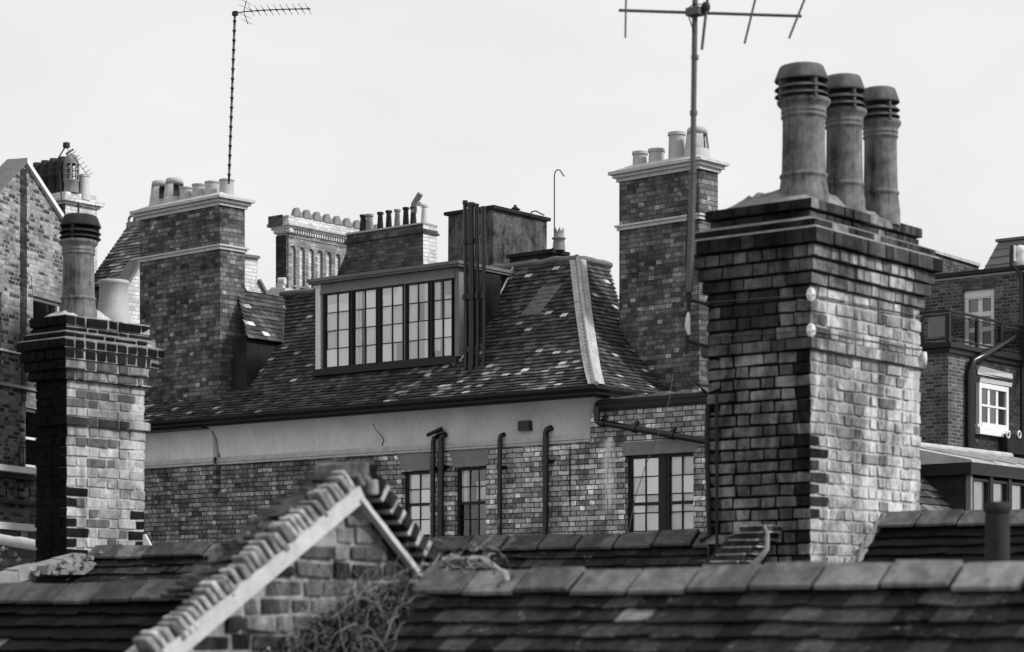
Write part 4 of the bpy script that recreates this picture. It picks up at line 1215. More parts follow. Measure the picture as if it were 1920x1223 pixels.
q = MB(); q.box(dA + .002, dB - .002, tU + .03, tU + .09, uz(557, 1835), uz(552, 1835) + .05); q.box(dA - .0, dB, tU + .05, tU + .07, uz(552, 1835), uz(543, 1835)); X.part('door_transom', q, M['white_paint'])
q = MB(); q.prism([(dA - .03, uz(543, 1835) + .003), (dB + .03, uz(543, 1835) + .003), (dB + .1, uz(527, 1835)), (dA - .1, uz(527, 1835))], 'y', tU - .006, tU + .03); X.part('flat_arch', q, M['brick_dull'])
q = MB(); q.box(XF.s(1700, tU), XF.s(1990, tU), tU - .12, tU + .24, uz(516, 1820) + .003, uz(509, 1820)); X.part('gutter', q, M['dark_paint'])
q = MB(); q.box(XF.s(1700, tU), XF.s(1990, tU), tU - .015, tU + .03, uz(521, 1820), uz(517, 1820)); X.part('mortar_band', q, M['mortar'])
# lead mansard on the top, its parapet and vent
zt_ = uz(509, 1850)
ma, mb_, mt = XF.s(1841, tU + .3), XF.s(1872, tU + .9), XF.zat(454, XF.s(1872, tU + .9), tU + .9)
q = MB(); q.face([(ma, tU + .26, zt_), (ma + 3, tU + .26, zt_), (ma + 3, tU + .9, mt), (mb_, tU + .9, mt)]); q.face([(ma, tU + .26, zt_), (mb_, tU + .9, mt), (mb_, tU + 3, mt), (ma, tU + 3, zt_)])
for i in (1, 2, 3):
    k = i / 4; q.tube([(ma + (mb_ - ma) * k, tU + .26 + .64 * k, zt_ + (mt - zt_) * k + .01), (ma + 3, tU + .26 + .64 * k, zt_ + (mt - zt_) * k + .01)], .012, 6)
q.box(mb_ - .05, ma + 3, tU + .85, tU + 3, mt + .003, mt + .06); X.part('mansard', q, M['lead_dark'])
pa = XF.s(1748, tU + .3); 
t9 = lambda x: XF.t(x, pa)
q = MB(); q.prism([(tU + .28, zt_), (t9(1842), zt_), (t9(1835), XF.side(1833, 500, pa)[1]), (t9(1748) - .6, XF.side(1735, 470, pa)[1])], 'x', pa - .3, pa); X.part('parapet', q, M['brick_dull'])
q = MB(); q.prism([(t9(1835), XF.side(1833, 499.8, pa)[1]), (t9(1748) - .6, XF.side(1735, 469.8, pa)[1]), (t9(1748) - .6, XF.side(1735, 465, pa)[1]), (t9(1835), XF.side(1833, 494, pa)[1])], 'x', pa - .36, pa + .05); X.part('parapet_coping', q, M['lead'])
q = MB(); sp_ = XF.s(1897, tU - .1); q.tube([(sp_, tU - .1, uz(462, 1897)), (sp_, tU - .1, uz(500, 1897)), (sp_ + .12, tU - .1, uz(508, 1897)), (XF.s(1916, tU - .1), tU - .1, uz(516, 1910)), (XF.s(1917, tU - .1), tU - .1, zf_ - 2)], .05, 8); X.part('drainpipe', q, M['iron'])
q = MB(); sp_ = XF.s(1902, tU - .1); q.tube([(sp_, tU - .1, uz(462, 1900)), (sp_, tU - .1, uz(492, 1900))], .025, 8); X.part('overflow_pipe', q, M['white_paint'])
q = MB(); sp_ = XF.s(1913, tU + .1); q.lathe([(.12, 0), (.17, .12), (.12, .22), (.16, .30), (.13, .42), (.001, .46)], (sp_, tU + .1, uz(498, 1913)), 14); X.part('lamp_globe', q, M['white_paint'])
# balcony
q = MB(); q.box(XF.s(1690), .12, -.12, 6, zf_ + .004, zf_ + .10); q.box(XF.s(1690), .06, -.06, 6, zf_ - .10, zf_ - .003); X.part('balcony_slab', q, M['dark_paint'])
zr1, zr0 = zx(581), zx(636)
q = MB()
for zz, h_ in ((zr1, .05), (zr1 - .10, .022), (zr0 + .02, .03)):
    q.box(XF.s(1690), .06, -.08, -.03, zz - h_, zz); q.box(.02, .07, -.028, 5.2, zz - h_ + .002, zz - .002)
for x in (1728, 1778): s_ = XF.s(x, -.055); q.box(s_ - .04, s_ + .04, -.09, -.02, zf_ + .1, zr1 - .072)
for tt_ in (XF.t(1828), XF.t(1872), XF.t(1912)): q.box(.015, .08, tt_ - .04, tt_ + .04, zf_ + .1, zr1 - .072)
X.part('balcony_rail', q, M['dark_paint'])
q = MB(); q.box(XF.s(1742), XF.s(1774), -.06, -.05, zr0 + .06, zr1 - .14); X.part('rail_panel', q, M['grey_paint'])
gp_ = NT('wired_glass'); tr = gp_.n('ShaderNodeBsdfTransparent', {'Color': (.72, .72, .72, 1)}); gp_.t.links.new(tr.outputs[0], gp_.out.inputs[0])
q = MB(); q.box(.04, .046, .06, 5.1, zr0 + .06, zr1 - .14); X.part('rail_glass', q, gp_.m)
# return wall window, pipes
wz = lambda x, y: XF.side(x, y, -.15)
ta, tb = XF.t(1829, .0), XF.t(1884, .0)
q = MB(); q.box(-.004, .01, ta - .12, tb + .7, zx(930), zf_ - .11); X.part('return_wall', q, M['brick_black'])
q = MB(); wzb, wzt = XF.side(1856, 804, .02)[1], XF.side(1856, 722, .02)[1]
sash(X, ta, tb, wzb, wzt, -.09, 3, 2, 'white_paint', fw=.10, bar=.10, meet=True, back='curtain', gl='glass_dark', turn=True)
q = MB(); q.box(.013, .12, ta - .03, tb + .02, wzb - .15, wzb - .003); q.box(.013, .08, ta - .05, tb + .02, wzb - .003, wzb + .05); X.part('window_sill', q, M['white_paint'])
q = MB(2); q.box(.012, .06, ta + .0, tb + .25, wzt + .20, wzt + .34, .5, 0, .03); q.box(.012, .05, ta + .1, tb + .25, wzt + .04, wzt + .10, .5, 0, .02); X.part('lintel', q, M['mortar'])
q = MB(); tp = XF.t(1817, .08)
q.tube([(.08, tp, zx(930)), (.08, tp, zf_ - .45), (.12, tp + .1, zf_ - .2), (.16, tp + .6, zf_ - .02), (.18, XF.t(1900, .18), zf_ + .45)], .07, 10); X.part('drainpipe', q, M['iron'])
q = MB(); tp = XF.t(1823, .06); q.tube([(.06, tp, zx(930)), (.06, tp, zf_ - .25)], .05, 10); X.part('drainpipe', q, M['iron'])
q = MB(2); tq = XF.t(1889, .2); q.box(.02, .2, tq, tq + 3, zx(838), zx(800)); X.part('tank_box', q, M['render_black'])
for x in (1882, 1903):
    q = MB(); t_ = XF.t(x + 8, .22); zz = XF.side(x + 8, 815, .22)[1]; q.tube([(.22, t_ + .07 * math.cos(a), zz + .07 * math.sin(a)) for a in [2 * math.pi * k / 12 for k in range(13)]], .02, 6); X.part('ring_vent', q, M['white_paint'])

# lead roofed dormer below it
DF = Frame(1817, 26, A0)
V = Thing('dormer_house', 'lead-topped dormer with three pale lights on a tiled slope, right of the near stack', 'house', DF, (0, 0, -12))
zd = lambda y: DF.zat(y, 0, 0)
x0_ = DF.s(1722); zl = zd(868); zlo = zd(985)
q = MB(); q.box(x0_ - .3, -.30, .012, 3.2, zlo - 1, zl - .14); q.box(x0_ - .3, -.042, 0, .05, zlo - 1, zl - .141); V.part('cheek', q, M['render_black'])
q = MB(2); q.box(x0_ - .2, .06, -.07, 3.3, zl - .135, zl, .5, 0, .004); V.part('fascia', q, M['dark_paint'])
q = MB(3)
zr2 = DF.zat(832, -1.0, .4)
NP = 6
for i in range(NP):
    a, b = -.07 + i * 3.4 / NP, -.07 + (i + 1) * 3.4 / NP - .006
    g0 = .25 * q.rng.random()
    q.hexa([(-1.15, a, zl), (.07, a, zl + .003), (.07, b, zl + .003), (-1.15, b, zl), (-1.15, a, zr2), (.07, a, zl + .03), (.07, b, zl + .03), (-1.15, b, zr2)])
    q.tube([(.07, b, zl + .04), (-1.15, b, zr2 + .01)], .022, 6)
q.tube([(-1.15, -.1, zr2 + .01), (-1.15, 3.4, zr2 + .03)], .045, 8)
q.hexa([(x0_ - .3, .0, zl + .002), (-1.152, .0, zl + .002), (-1.152, 3.3, zl + .002), (x0_ - .3, 3.3, zl + .002), (x0_ - .3, .02, zr2 - .12), (-1.152, .02, zr2), (-1.152, 3.3, zr2), (x0_ - .3, 3.3, zr2 - .12)])
V.part('lead_roof', q, M['lead'])
ws = [DF.t(p) for p in (1818, 1855, 1890, 1925)]
for i in range(3):
    sash(V, ws[i] + .036, ws[i + 1] - .036, zlo - .4, zl - .17, -.02, 1, 1, 'dark_paint', fw=.03, meet=False, back='blind', turn=True, gap=-.012)
q = MB(); q.box(-.04, .02, .0, ws[0] + .035, zlo - .9, zl - .138); V.part('corner_post', q, M['grey_paint'])
q = MB()
for i in (1, 2): q.box(-.04, .03, ws[i] - .038, ws[i] + .038, zlo - .9, zl - .138)
V.part('mullion', q, M['dark_paint'])
q = MB(31)
sA, zA = DF.front(1733, 897, 0); sB, zB = DF.front(1802, 970, 0)
k_ = (zA - zB) / (sB - sA)
prv = [(0, zB - .8), (.8 / k_ + (sB - sA) + .9, zA + .9 * k_)]
lmv = lambda d: (-3.4, -.01)
PV, tv = slope_tiles(q, (sB + .8 / k_, 0, 0), (0, 1, 0), (-1, 0, 0), prv, lmv, .13, .21, .016, lambda a, d, r: .2 + .7 * q.rng.random())
sheet(q, PV, lmv, tv, mi=1); V.part('tiled_slope', q, [M['tile_far'], M['under']])
q = MB(); q.box(-6, .4, -3.2, 3.2, -12, zlo - 1.0); V.part('wall', q, M['brick_dark'])

# ================================================================ near roofs
def near_roof(name, label, F, s0, s1, zr, tile_m, ridge_m, seed, pitch=38, depth=2.6, tonef=None, rl=.305, s_gap=None, back=True, ridge_tone=(.3, .7)):
    zr -= .028
    T = Thing(name, label, 'roof', F, (s0, 0, zr))
    q = MB(seed); tn = math.tan(R(pitch))
    pr = [(-depth, zr - depth * tn), (0, zr)]
    tot = depth / math.cos(R(pitch))
    f = tonef or (lambda a, d, r: .1 + .75 * q.rng.random())
    for a, b in (s_gap or [(s0, s1)]):
        lm = lambda d, a=a, b=b: (a, b)
        nrow = round(tot / .1); gau = tot / nrow
        Pn, tt = slope_tiles(q, (0, 0, 0), (1, 0, 0), (0, 1, 0), pr, lm, gau, .165, .013, f, jit=.011)
        sheet(q, Pn, lm, tt, mi=1)
    T.part('tiled_slope', q, [M[tile_m], M['under']])
    if back:
        b_ = MB(seed); b_.face([(s0, .02, zr - .02), (s1, .02, zr - .02), (s1, depth, zr - depth * tn), (s0, depth, zr - depth * tn)]); T.part('back_slope', b_, M[tile_m])
        e = MB()
        for a in (s0, s1):
            e.face([(a, -depth, zr - depth * tn - .02), (a, 0, zr - .03), (a, depth, zr - depth * tn - .02)]); T.part('gable_end', e, M['brick_dull']); e = MB()
    rd = MB(seed + 1); W = .155; th = .016
    for a, b in (s_gap or [(s0, s1)]):
        x = a
        while x < b - .05:
            y = min(x + rl, b); g = rd.rng.uniform(-.010, .010); t = rd.rng.uniform(*ridge_tone); gx = .010
            sk = rd.rng.uniform(-.009, .009)
            for sg in (-1, 1):
                wz = W * math.sin(R(pitch)); wy = W * math.cos(R(pitch)) * sg
                top = zr + .064 + g
                pts = [(x + gx, 0, top - th * 1.3), (y - gx, 0, top + sk - th * 1.3), (y - gx, wy, top - wz - th), (x + gx, wy, top - wz - th),
                       (x + gx, 0, top), (y - gx, 0, top + sk), (y - gx, wy * 1.04, top - wz), (x + gx, wy * 1.04, top - wz)]
                rd.hexa(pts, t)
            x = y
        rd.prism([(-W * .74, zr - .125), (W * .74, zr - .125), (0, zr - .005)], 'x', a, b, .05, 1)
    T.part('ridge', rd, [M[ridge_m], M['under']])
    return T

def bevel(o, w, seg=2):
    m = o.modifiers.new('worn_edges', 'BEVEL'); m.width = w; m.segments = seg; m.limit_method = 'ANGLE'; m.angle_limit = R(50)
    return o
R1F = Frame(1360, 9.5, A0)
zr1_ = R1F.zat(1076, 0, 0)
def tone_r1(q):
    def f(a, d, r):
        if q.random() > .965: return q.uniform(.92, 1)
        return .1 + .72 * q.random()
    return f
rn = random.Random(77)
SG = R1F.s(800)                      # the brick gable cuts the roof here
RA = near_roof('tiled_roof', 'nearest dark tiled roof with pale ridge tiles along the lower right', R1F, SG, 3.0, zr1_, 'tile_near', 'ridge', 41, 38, 2.7, tone_r1(rn), ridge_tone=(.45, .85))
def tone_r1l(a, d, r):
    if rn.random() > .975: return rn.uniform(.85, 1)
    return .5 * rn.random()
RB_ = near_roof('tiled_roof', 'nearly black tiled roof with grey ridge tiles in the lower left corner', R1F, -7.5, R1F.s(470), R1F.zat(1103, R1F.s(150), 0), 'tile_black', 'ridge_dark', 43, 38, 2.7, tone_r1l, ridge_tone=(.35, .8))

# farther ridge, broken by the near stack
KF = Frame(1520, 14.6, A0)           # near stack: its front arris
R2F = Frame(1657, 15.35, A0)
zz2 = R2F.zat(972, 0, 0)
RC = near_roof('tiled_roof', 'dark tiled roof with grey ridge tiles abutting the near stack on its right', R2F, R2F.s(1655), 4.5, zz2, 'tile_black', 'ridge', 45, 38, 2.4, lambda a, d, r: .35 * rn.random() + .3, ridge_tone=(.3, .65))
R2L = Frame(272, 18.0, 32.6)
zz3 = R2L.zat(1019, R2L.s(700), 0)
RDx = near_roof('tiled_roof', 'tiled roof with grey ridge tiles running behind the brick gable between the two near stacks', R2L, R2L.s(178), R2L.s(1396), zz3, 'tile_near', 'ridge_dark', 47, 38, 2.4, lambda a, d, r: .15 + .55 * rn.random(), ridge_tone=(.45, .9))
# body of the house that carries these roofs
q = MB(); q.box(-8.5, 3.4, -2.6, 2.6, -12, zr1_ - 2.75); q.box(R2F.s(182) + 1, 3.2, 2.7, 7.2, -12, zr1_ - 2.76)
single('house_walls', 'brick walls of the near house under the dark tiled roofs', 'house', R1F, q, M['brick_dull'], (-2, 0, -12))

# ================================================================ near stack with three tall louvred pots
K = Thing('chimney_stack', 'big weathered near stack with stepped sooty head and three tall louvred pots', 'chimney stack', KF, (0, 0, -2))
ks0, kt1 = KF.s(1325), KF.t(1727)
zk = lambda y: KF.zat(y, 0, 0)
q = MB(17); core = MB(18)
def kt(side, a, z):  # side light put into the brick tones: front darker, right paler
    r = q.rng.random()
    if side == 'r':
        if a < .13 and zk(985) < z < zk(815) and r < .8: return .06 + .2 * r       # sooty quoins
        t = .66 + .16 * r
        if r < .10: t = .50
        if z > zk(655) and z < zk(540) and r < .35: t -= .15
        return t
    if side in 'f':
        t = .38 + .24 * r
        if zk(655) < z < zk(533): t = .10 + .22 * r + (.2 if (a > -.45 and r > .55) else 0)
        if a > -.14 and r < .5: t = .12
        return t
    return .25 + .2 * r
hk_ = .0779
z = zk(655); n = 0
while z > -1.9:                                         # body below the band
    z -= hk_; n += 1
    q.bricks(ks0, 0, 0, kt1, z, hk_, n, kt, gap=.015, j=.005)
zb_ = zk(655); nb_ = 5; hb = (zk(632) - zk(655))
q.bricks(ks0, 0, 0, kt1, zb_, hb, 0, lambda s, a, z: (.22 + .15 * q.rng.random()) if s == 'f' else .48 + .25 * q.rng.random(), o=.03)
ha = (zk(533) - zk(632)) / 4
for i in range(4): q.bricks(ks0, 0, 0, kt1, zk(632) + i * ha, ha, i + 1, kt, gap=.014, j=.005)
head = [(533, 509, .022, 'n'), (509, 484, .048, 'n'), (484, 460, .074, 'h'), (460, 431, .112, 'd'), (431, 413, .078, 'd'), (409, 391, -.012, 'd'), (390.5, 370, .012, 'd')]
def ht(kind):  # head courses too: shaded front painted darker than the lit right
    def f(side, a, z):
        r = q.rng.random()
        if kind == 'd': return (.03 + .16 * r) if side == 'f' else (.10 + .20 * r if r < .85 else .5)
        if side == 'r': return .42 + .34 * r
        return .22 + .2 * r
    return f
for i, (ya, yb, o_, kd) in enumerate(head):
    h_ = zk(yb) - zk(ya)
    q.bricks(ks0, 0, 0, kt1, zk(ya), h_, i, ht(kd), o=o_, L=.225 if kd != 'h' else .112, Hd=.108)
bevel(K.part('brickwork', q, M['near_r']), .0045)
def core_faces(mb, x0, x1, y0, y1, z0, z1, tf, tr):  # mortar tone per face: dark paints the shaded sides, pale the lit one
    mb.face([(x0, y0, z0), (x1, y0, z0), (x1, y0, z1), (x0, y0, z1)], tf); mb.face([(x1, y0, z0), (x1, y1, z0), (x1, y1, z1), (x1, y0, z1)], tr)
    mb.face([(x1, y1, z0), (x0, y1, z0), (x0, y1, z1), (x1, y1, z1)], tf); mb.face([(x0, y1, z0), (x0, y0, z0), (x0, y0, z1), (x0, y1, z1)], tf)
    mb.face([(x0, y0, z1), (x1, y0, z1), (x1, y1, z1), (x0, y1, z1)], .3)
e_ = .009
core_faces(core, ks0 + e_, -e_, e_, kt1 - e_, -1.9, zk(533), .0, .80)
for ya, yb, o_, kd in head:
    core_faces(core, ks0 - o_ + e_, o_ - e_, -o_ + e_, kt1 + o_ - e_, zk(ya) + .004, zk(yb) - .002, .05, .35 if kd != 'd' else .08)
core_faces(core, ks0 - .03 + e_, .03 - e_, -.03 + e_, kt1 + .03 - e_, zk(655) + .003, zk(632) - .002, .08, .6)
K.part('mortar', core, M['mortar_tone'])
# mortar weathering laid on the ledges and the flaunching round the pots
q = MB(19)
def ledge(z0, z1, oa, ob):
    for (x0, x1, y0, y1, X0, X1, Y0, Y1) in ((ks0 - oa, oa, -oa, kt1 + oa, ks0 - ob, ob, -ob, kt1 + ob),):
        q.hexa([(x0, y0, z0), (x1, y0, z0), (x1, y1, z0), (x0, y1, z0), (X0, Y0, z1), (X1, Y0, z1), (X1, Y1, z1), (X0, Y1, z1)])
ledge(zk(432), zk(427), .105, .084); ledge(zk(414), zk(405), .072, .0)
K.part('ledge_mortar', q, M['mortar_dirty'])
q = MB(20); nx, ny = 16, 28; ztk = zk(370)
rows = []
kr = random.Random(9)
for i in range(nx + 1):
    row = []
    for j in range(ny + 1):
        a, b = i / nx, j / ny
        e = min(a, 1 - a) * 2; f = min(b, 1 - b) * 2
        hgt = .13 * min(1, e * 1.9) ** .7 * min(1, f * 2.6) ** .6
        hgt += .028 * kr.uniform(-1, 1) * min(1, e * 4) * min(1, f * 4)
        row.append((ks0 + .03 + (-.06 - ks0) * a, .03 + (kt1 - .06) * b, ztk - .004 + hgt))
    rows.append(row)
q.grid(rows); K.part('flaunching', q, M['mortar_dirty'])
# pots
for px, yt, yb, wpx, lab in ((1507, 117, 372, 83, 'largest pot, nearest the corner'), (1583, 137, 388, 70, None), (1651, 160, 402, 64, None)):
    # foot: on the flaunching, along the right-hand side of the stack
    t_ = {1507: .27, 1583: .70, 1651: 1.10}[px]
    for _ in range(3):
        lo, hi = -1.0, .3
        for _ in range(40):
            m_ = (lo + hi) / 2
            w_ = KF.world((m_, t_, 0)); p_ = CX + FPX * w_.x / w_.y
            if p_ < px: lo = m_
            else: hi = m_
    s_ = m_; Zp = KF.world((s_, t_, 0)).y
    rr_ = wpx / 2 * Zp / FPX * .985
    zb2 = ztk + .07; Hh = (HY - yt - 7) / FPX * Zp - zb2
    po = K.put('chimney_pot', potmesh(pot_body(Hh, rr_), 'pot_grey'), (s_, t_, zb2), label=lab, rz=.3)
    co = bpy.data.objects.new('cowl', pot_cowl(Hh, rr_).mesh('cowl', M['pot_cowl'])); col.objects.link(co); co.parent = po; co.rotation_euler = (R(1.5), R(-1), .2)
# strip of pipe chase on the left flank and stepped flashing on the right
q = MB(21)
q.tube([(ks0 + .10, -.03, zk(725)), (ks0 + .10, -.03, -1)], .012, 6); q.tube([(ks0 + .02, -.02, zk(745)), (ks0 + .015, -.02, zk(830)), (ks0 + .04, -.03, zk(1000)), (ks0 - .02, -.05, zk(1010))], .018, 6); K.part('cable_run', q, M['steel_dark'])
q = MB(22)
for i in range(7):
    y0_ = 1060 - i * 13.5; x0_p = 1603 + i * 9.0
    t_, z_ = KF.side(x0_p, y0_, .012)
    ln = .13 + q.rng.uniform(-.02, .03)
    o_ = q.rng.uniform(.008, .03)
    q.hexa([(.006, t_ - ln * .6, z_ - .02), (o_ + .01, t_ - ln * .6, z_ - .03), (o_, t_ + ln * .9, z_), (.006, t_ + ln * .9, z_), (.006, t_ - ln * .2, z_ + .06), (o_, t_ - ln * .2, z_ + .055), (o_, t_ + ln * .8, z_ + .065), (.006, t_ + ln * .8, z_ + .065)])
K.part('stepped_flashing', q, M['mortar_dirty'])

# stepped brick buttress coping in front of the near stack
SB = Thing('stepped_coping', 'short flight of dark bricks bedded in pale mortar against the foot of the near stack', 'coping', KF, (-.5, -.3, -1.2))
q = MB(23); qm = MB(24)
tb_ = -.16
for i in range(8):
    x0_p, x1_p, y_ = 1386 - i * 11, 1441 - i * 12.0, 987 + i * 13.4
    sa, za = KF.front(x0_p, y_, tb_ - i * .035); sb, _ = KF.front(x1_p, y_, tb_ - i * .035)
    ty = tb_ - i * .035
    q.box(sa, sb, ty, ty + .2, za - .034, za - .004, .12 + .15 * q.rng.random(), 0, .004)
    qm.box(sa + .006, sb - .005, ty + .008, ty + .2, za - .046, za - .0335, .8, 0, .003)
    qm.box(sa + .002, sb + .004, ty - .003, ty + .17, za - .0035, za + .007, .8, 0, .004)
SB.part('bricks', q, M['near_r']); SB.part('mortar_beds', qm, M['mortar_tone'])
q = MB(25)
pth = [KF.front(x, y, tb_ + .05 - i * .03) + (tb_ + .05 - i * .03,) for i, (x, y) in enumerate(((1442, 988), (1447, 1004), (1446, 1030), (1434, 1046), (1418, 1062), (1404, 1076)))]
q.tube([(s_, t_ - .05, z_) for s_, z_, t_ in pth], [.012, .014, .017, .02, .022, .022], 8); SB.part('mortar_fillet', q, M['mortar_dirty'])
q = MB(26); q.prism([(KF.s(1300, 0), -1.2), (KF.s(1436, 0), -1.2), (KF.s(1440, 0), KF.zat(1000, -.3, 0)), (KF.s(1385, 0), KF.zat(1004, -.4, 0)), (KF.s(1308, 0), KF.zat(1085, -.7, 0))], 'y', -.10, -.012); SB.part('buttress', q, M['brick_black'])

# aerial lashed to the near stack
GA = Thing('tv_aerial', 'large foreground aerial with four cross rods on a thick mast lashed to the near stack', 'aerial', KF, tuple(loc(KF, P(1292, 650, 14.9))))
Za = 14.9
q = MB()
q.tube([loc(KF, P(x, y, Za)) for x, y in ((1304, -60), (1302.5, 60), (1300.5, 200), (1299, 335))], .0185, 12)
q.tube([loc(KF, P(x, y, Za)) for x, y in ((1299, 330), (1296.5, 420), (1293.5, 520), (1293, 548))], .0235, 12)
for x, y in ((1303.0, 108), (1300.5, 212), (1299, 322)): q.tube([loc(KF, P(x, y - 4, Za)), loc(KF, P(x, y + 4, Za))], .025, 10)
GA.part('mast', q, M['steel'])
q = MB(); q.tube([loc(KF, P(1297.5, 350, Za + .03)), loc(KF, P(1290, 400, Za + .03)), loc(KF, P(1286.5, 470, Za + .03)), loc(KF, P(1287, 540, Za + .03)), loc(KF, P(1290, 600, Za))], .007, 6); 
q.tube([loc(KF, P(x, y, Za - .03)) for x, y in ((1301, 62), (1296, 45), (1290, 28), (1291, 15), (1300, 8), (1313, 8), (1322, 12))], .004, 5); GA.part('cable', q, M['steel_dark'])
q = MB()
bm0, bm1 = loc(KF, P(1160, 19.5, Za)), loc(KF, P(1503, 30.5, Za))
q.tube([bm0, bm1], .0105, 8); c_ = loc(KF, P(1302, 22, Za - .03)); q.box(c_.x - .05, c_.x + .05, c_.y - .03, c_.y + .05, c_.z - .025, c_.z + .025); GA.part('boom', q, M['steel'])
for (xa, ya), (xb, yb), r in (((1175, -70), (1172.5, 71), .0065), ((1333, -58), (1316, 93), .010), ((1428, -50), (1396, 82), .0075), ((1530, -55), (1479.5, 72), .0075)):
    q = MB(); q.tube([loc(KF, P(xa, ya, Za - .06)), loc(KF, P(xb, yb, Za - .04))], r, 8)
    cx_, cy_ = xa + (xb - xa) * .58, ya + (yb - ya) * .58
    GA.part('element', q, M['steel'])
q = MB(); a = loc(KF, P(1324, 5, Za - .04)); b = loc(KF, P(1322, 24, Za - .04)); q.tube([a, a.lerp(b, .3), a.lerp(b, .7), b], [.020, .03, .03, .016], 10); GA.part('dipole_box', q, M['steel_dark'])
q = MB()
for y0_, y1_ in ((563, 571), (640, 651)):
    a, b = loc(KF, P(1291, y0_, Za)), loc(KF, P(1330, y1_, Za)); q.tube([a, b], .013, 8)
q.tube([loc(KF, P(1293, 545, Za)), loc(KF, P(1290, 600, Za)), loc(KF, P(1287, 665, Za))], .012, 8)
GA.part('wall_bracket', q, M['steel_dark'])
q = MB(3); q.tube([loc(KF, P(x, y, Za - .02)) for x, y in ((1291, 586), (1290, 598), (1289, 612), (1292, 628))], [.008, .016, .019, .010], 8); GA.part('wrapped_joint', q, M['white_paint'])
q = MB()
for y_ in (553, 620):
    zz = zk(y_)
    q.tube([(ks0 - .01, -.006, zz + .02), (0.004, -.008, zz), (.008, .0, zz), (.008, kt1, zz + .015)], .0035, 5)
GA.part('lashing_wire', q, M['steel'])
for y_ in (553, 620):
    q = MB(); zz = zk(y_); 
    q.lathe([(.001, -.005), (.040, -.004), (.044, 0), (.040, .004), (.012, .005), (.01, .008), (.001, .008)], seg=20); q.box(-.040, .040, -.004, .004, -.009, .009); q.box(-.004, .004, -.040, .040, -.009, .009)
    d_ = bpy.data.objects.new('corner_plate', q.mesh('corner_plate', M['white_paint'])); col.objects.link(d_); d_.parent = GA.e
    d_.location = Vector((.008, -.008, zz)) - Vector(GA.base); d_.rotation_euler = (R(90), 0, R(45)); d_.scale = (.72, 1.05, 1)
q = MB(); s_, z_ = KF.side(1727, 672, .02)[0], KF.side(1727, 672, .02)[1]; q.lathe([(.001, -.05), (.018, -.045), (.022, 0), (.018, .045), (.001, .05)], (.02, kt1 + .005, z_), 12); GA.part('corner_plate', q, M['white_paint'])

# ================================================================ near left stack
LSF = Frame(125, 18.3, A0)
Q = Thing('chimney_stack', 'near left stack with black shaded side, one dark louvred pot and one pale squat pot', 'chimney stack', LSF, (0, 0, -1.5))
l0, lt = LSF.s(66), LSF.t(272)
zl_ = lambda y: LSF.zat(y, 0, 0)
q = MB(27)
def lt_tone(side, a, z):  # shade put into the tone: every face but the right is near black
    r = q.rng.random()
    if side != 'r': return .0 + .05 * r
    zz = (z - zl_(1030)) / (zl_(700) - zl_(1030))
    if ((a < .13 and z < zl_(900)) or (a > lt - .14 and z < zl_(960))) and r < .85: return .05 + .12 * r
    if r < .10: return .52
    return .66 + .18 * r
hl = (zl_(711) - zl_(779)) / 4
z = zl_(797); n = 0
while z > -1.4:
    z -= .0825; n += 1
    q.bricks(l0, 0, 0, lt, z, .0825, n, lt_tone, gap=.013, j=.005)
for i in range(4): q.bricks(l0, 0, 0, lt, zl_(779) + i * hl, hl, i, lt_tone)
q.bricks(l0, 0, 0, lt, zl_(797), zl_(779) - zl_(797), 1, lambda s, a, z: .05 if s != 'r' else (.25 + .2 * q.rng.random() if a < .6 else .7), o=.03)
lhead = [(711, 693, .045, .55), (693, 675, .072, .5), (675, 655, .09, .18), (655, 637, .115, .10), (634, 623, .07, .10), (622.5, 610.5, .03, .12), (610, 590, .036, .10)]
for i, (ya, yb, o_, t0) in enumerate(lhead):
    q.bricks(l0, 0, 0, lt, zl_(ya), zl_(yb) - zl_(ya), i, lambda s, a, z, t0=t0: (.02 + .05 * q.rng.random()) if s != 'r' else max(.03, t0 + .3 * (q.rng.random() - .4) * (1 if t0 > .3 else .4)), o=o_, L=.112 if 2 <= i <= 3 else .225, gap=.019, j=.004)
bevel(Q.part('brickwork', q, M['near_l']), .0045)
core = MB(28)
core_faces(core, l0 + e_, -e_, e_, lt - e_, -1.4, zl_(711), .0, .85)
for ya, yb, o_, t0 in lhead: core_faces(core, l0 - o_ + e_, o_ - e_, -o_ + e_, lt + o_ - e_, zl_(ya) + .003, zl_(yb) - .002, .0, .85 if t0 > .3 else .74)
core_faces(core, l0 - .03 + e_, .03 - e_, -.03 + e_, lt + .03 - e_, zl_(797) + .003, zl_(779) - .002, .03, .85)
Q.part('mortar', core, M['mortar_tone'])
q = MB(29)
def ledge2(z0, z1, oa, ob):
    q.hexa([(l0 - oa, -oa, z0), (oa, -oa, z0), (oa, lt + oa, z0), (l0 - oa, lt + oa, z0), (l0 - ob, -ob, z1), (ob, -ob, z1), (ob, lt + ob, z1), (l0 - ob, lt + ob, z1)])
ledge2(zl_(637), zl_(633.5), .108, .073); ledge2(zl_(623.5), zl_(620), .064, .034)
Q.part('ledge_mortar', q, M['mortar_dirty'])
q = MB(30); rows = []; ztl_ = zl_(590); kr = random.Random(4)
for i in range(11):
    row = []
    for j in range(21):
        a, b = i / 10, j / 20; e = min(a, 1 - a) * 2; f = min(b, 1 - b) * 2
        row.append((l0 + .01 + (-.02 - l0) * a, .01 + (lt - .02) * b, ztl_ - .003 + .09 * min(1, e * 1.8) ** .7 * min(1, f * 2.2) ** .7 + .014 * kr.uniform(-1, 1) * min(1, e * 4) * min(1, f * 4)))
    rows.append(row)
q.grid(rows); Q.part('flaunching', q, M['mortar'])
def s_for(F, px, t_):
    lo, hi = -2.0, 1.0
    for _ in range(40):
        m_ = (lo + hi) / 2; w_ = F.world((m_, t_, 0))
        if CX + FPX * w_.x / w_.y < px: lo = m_
        else: hi = m_
    return m_
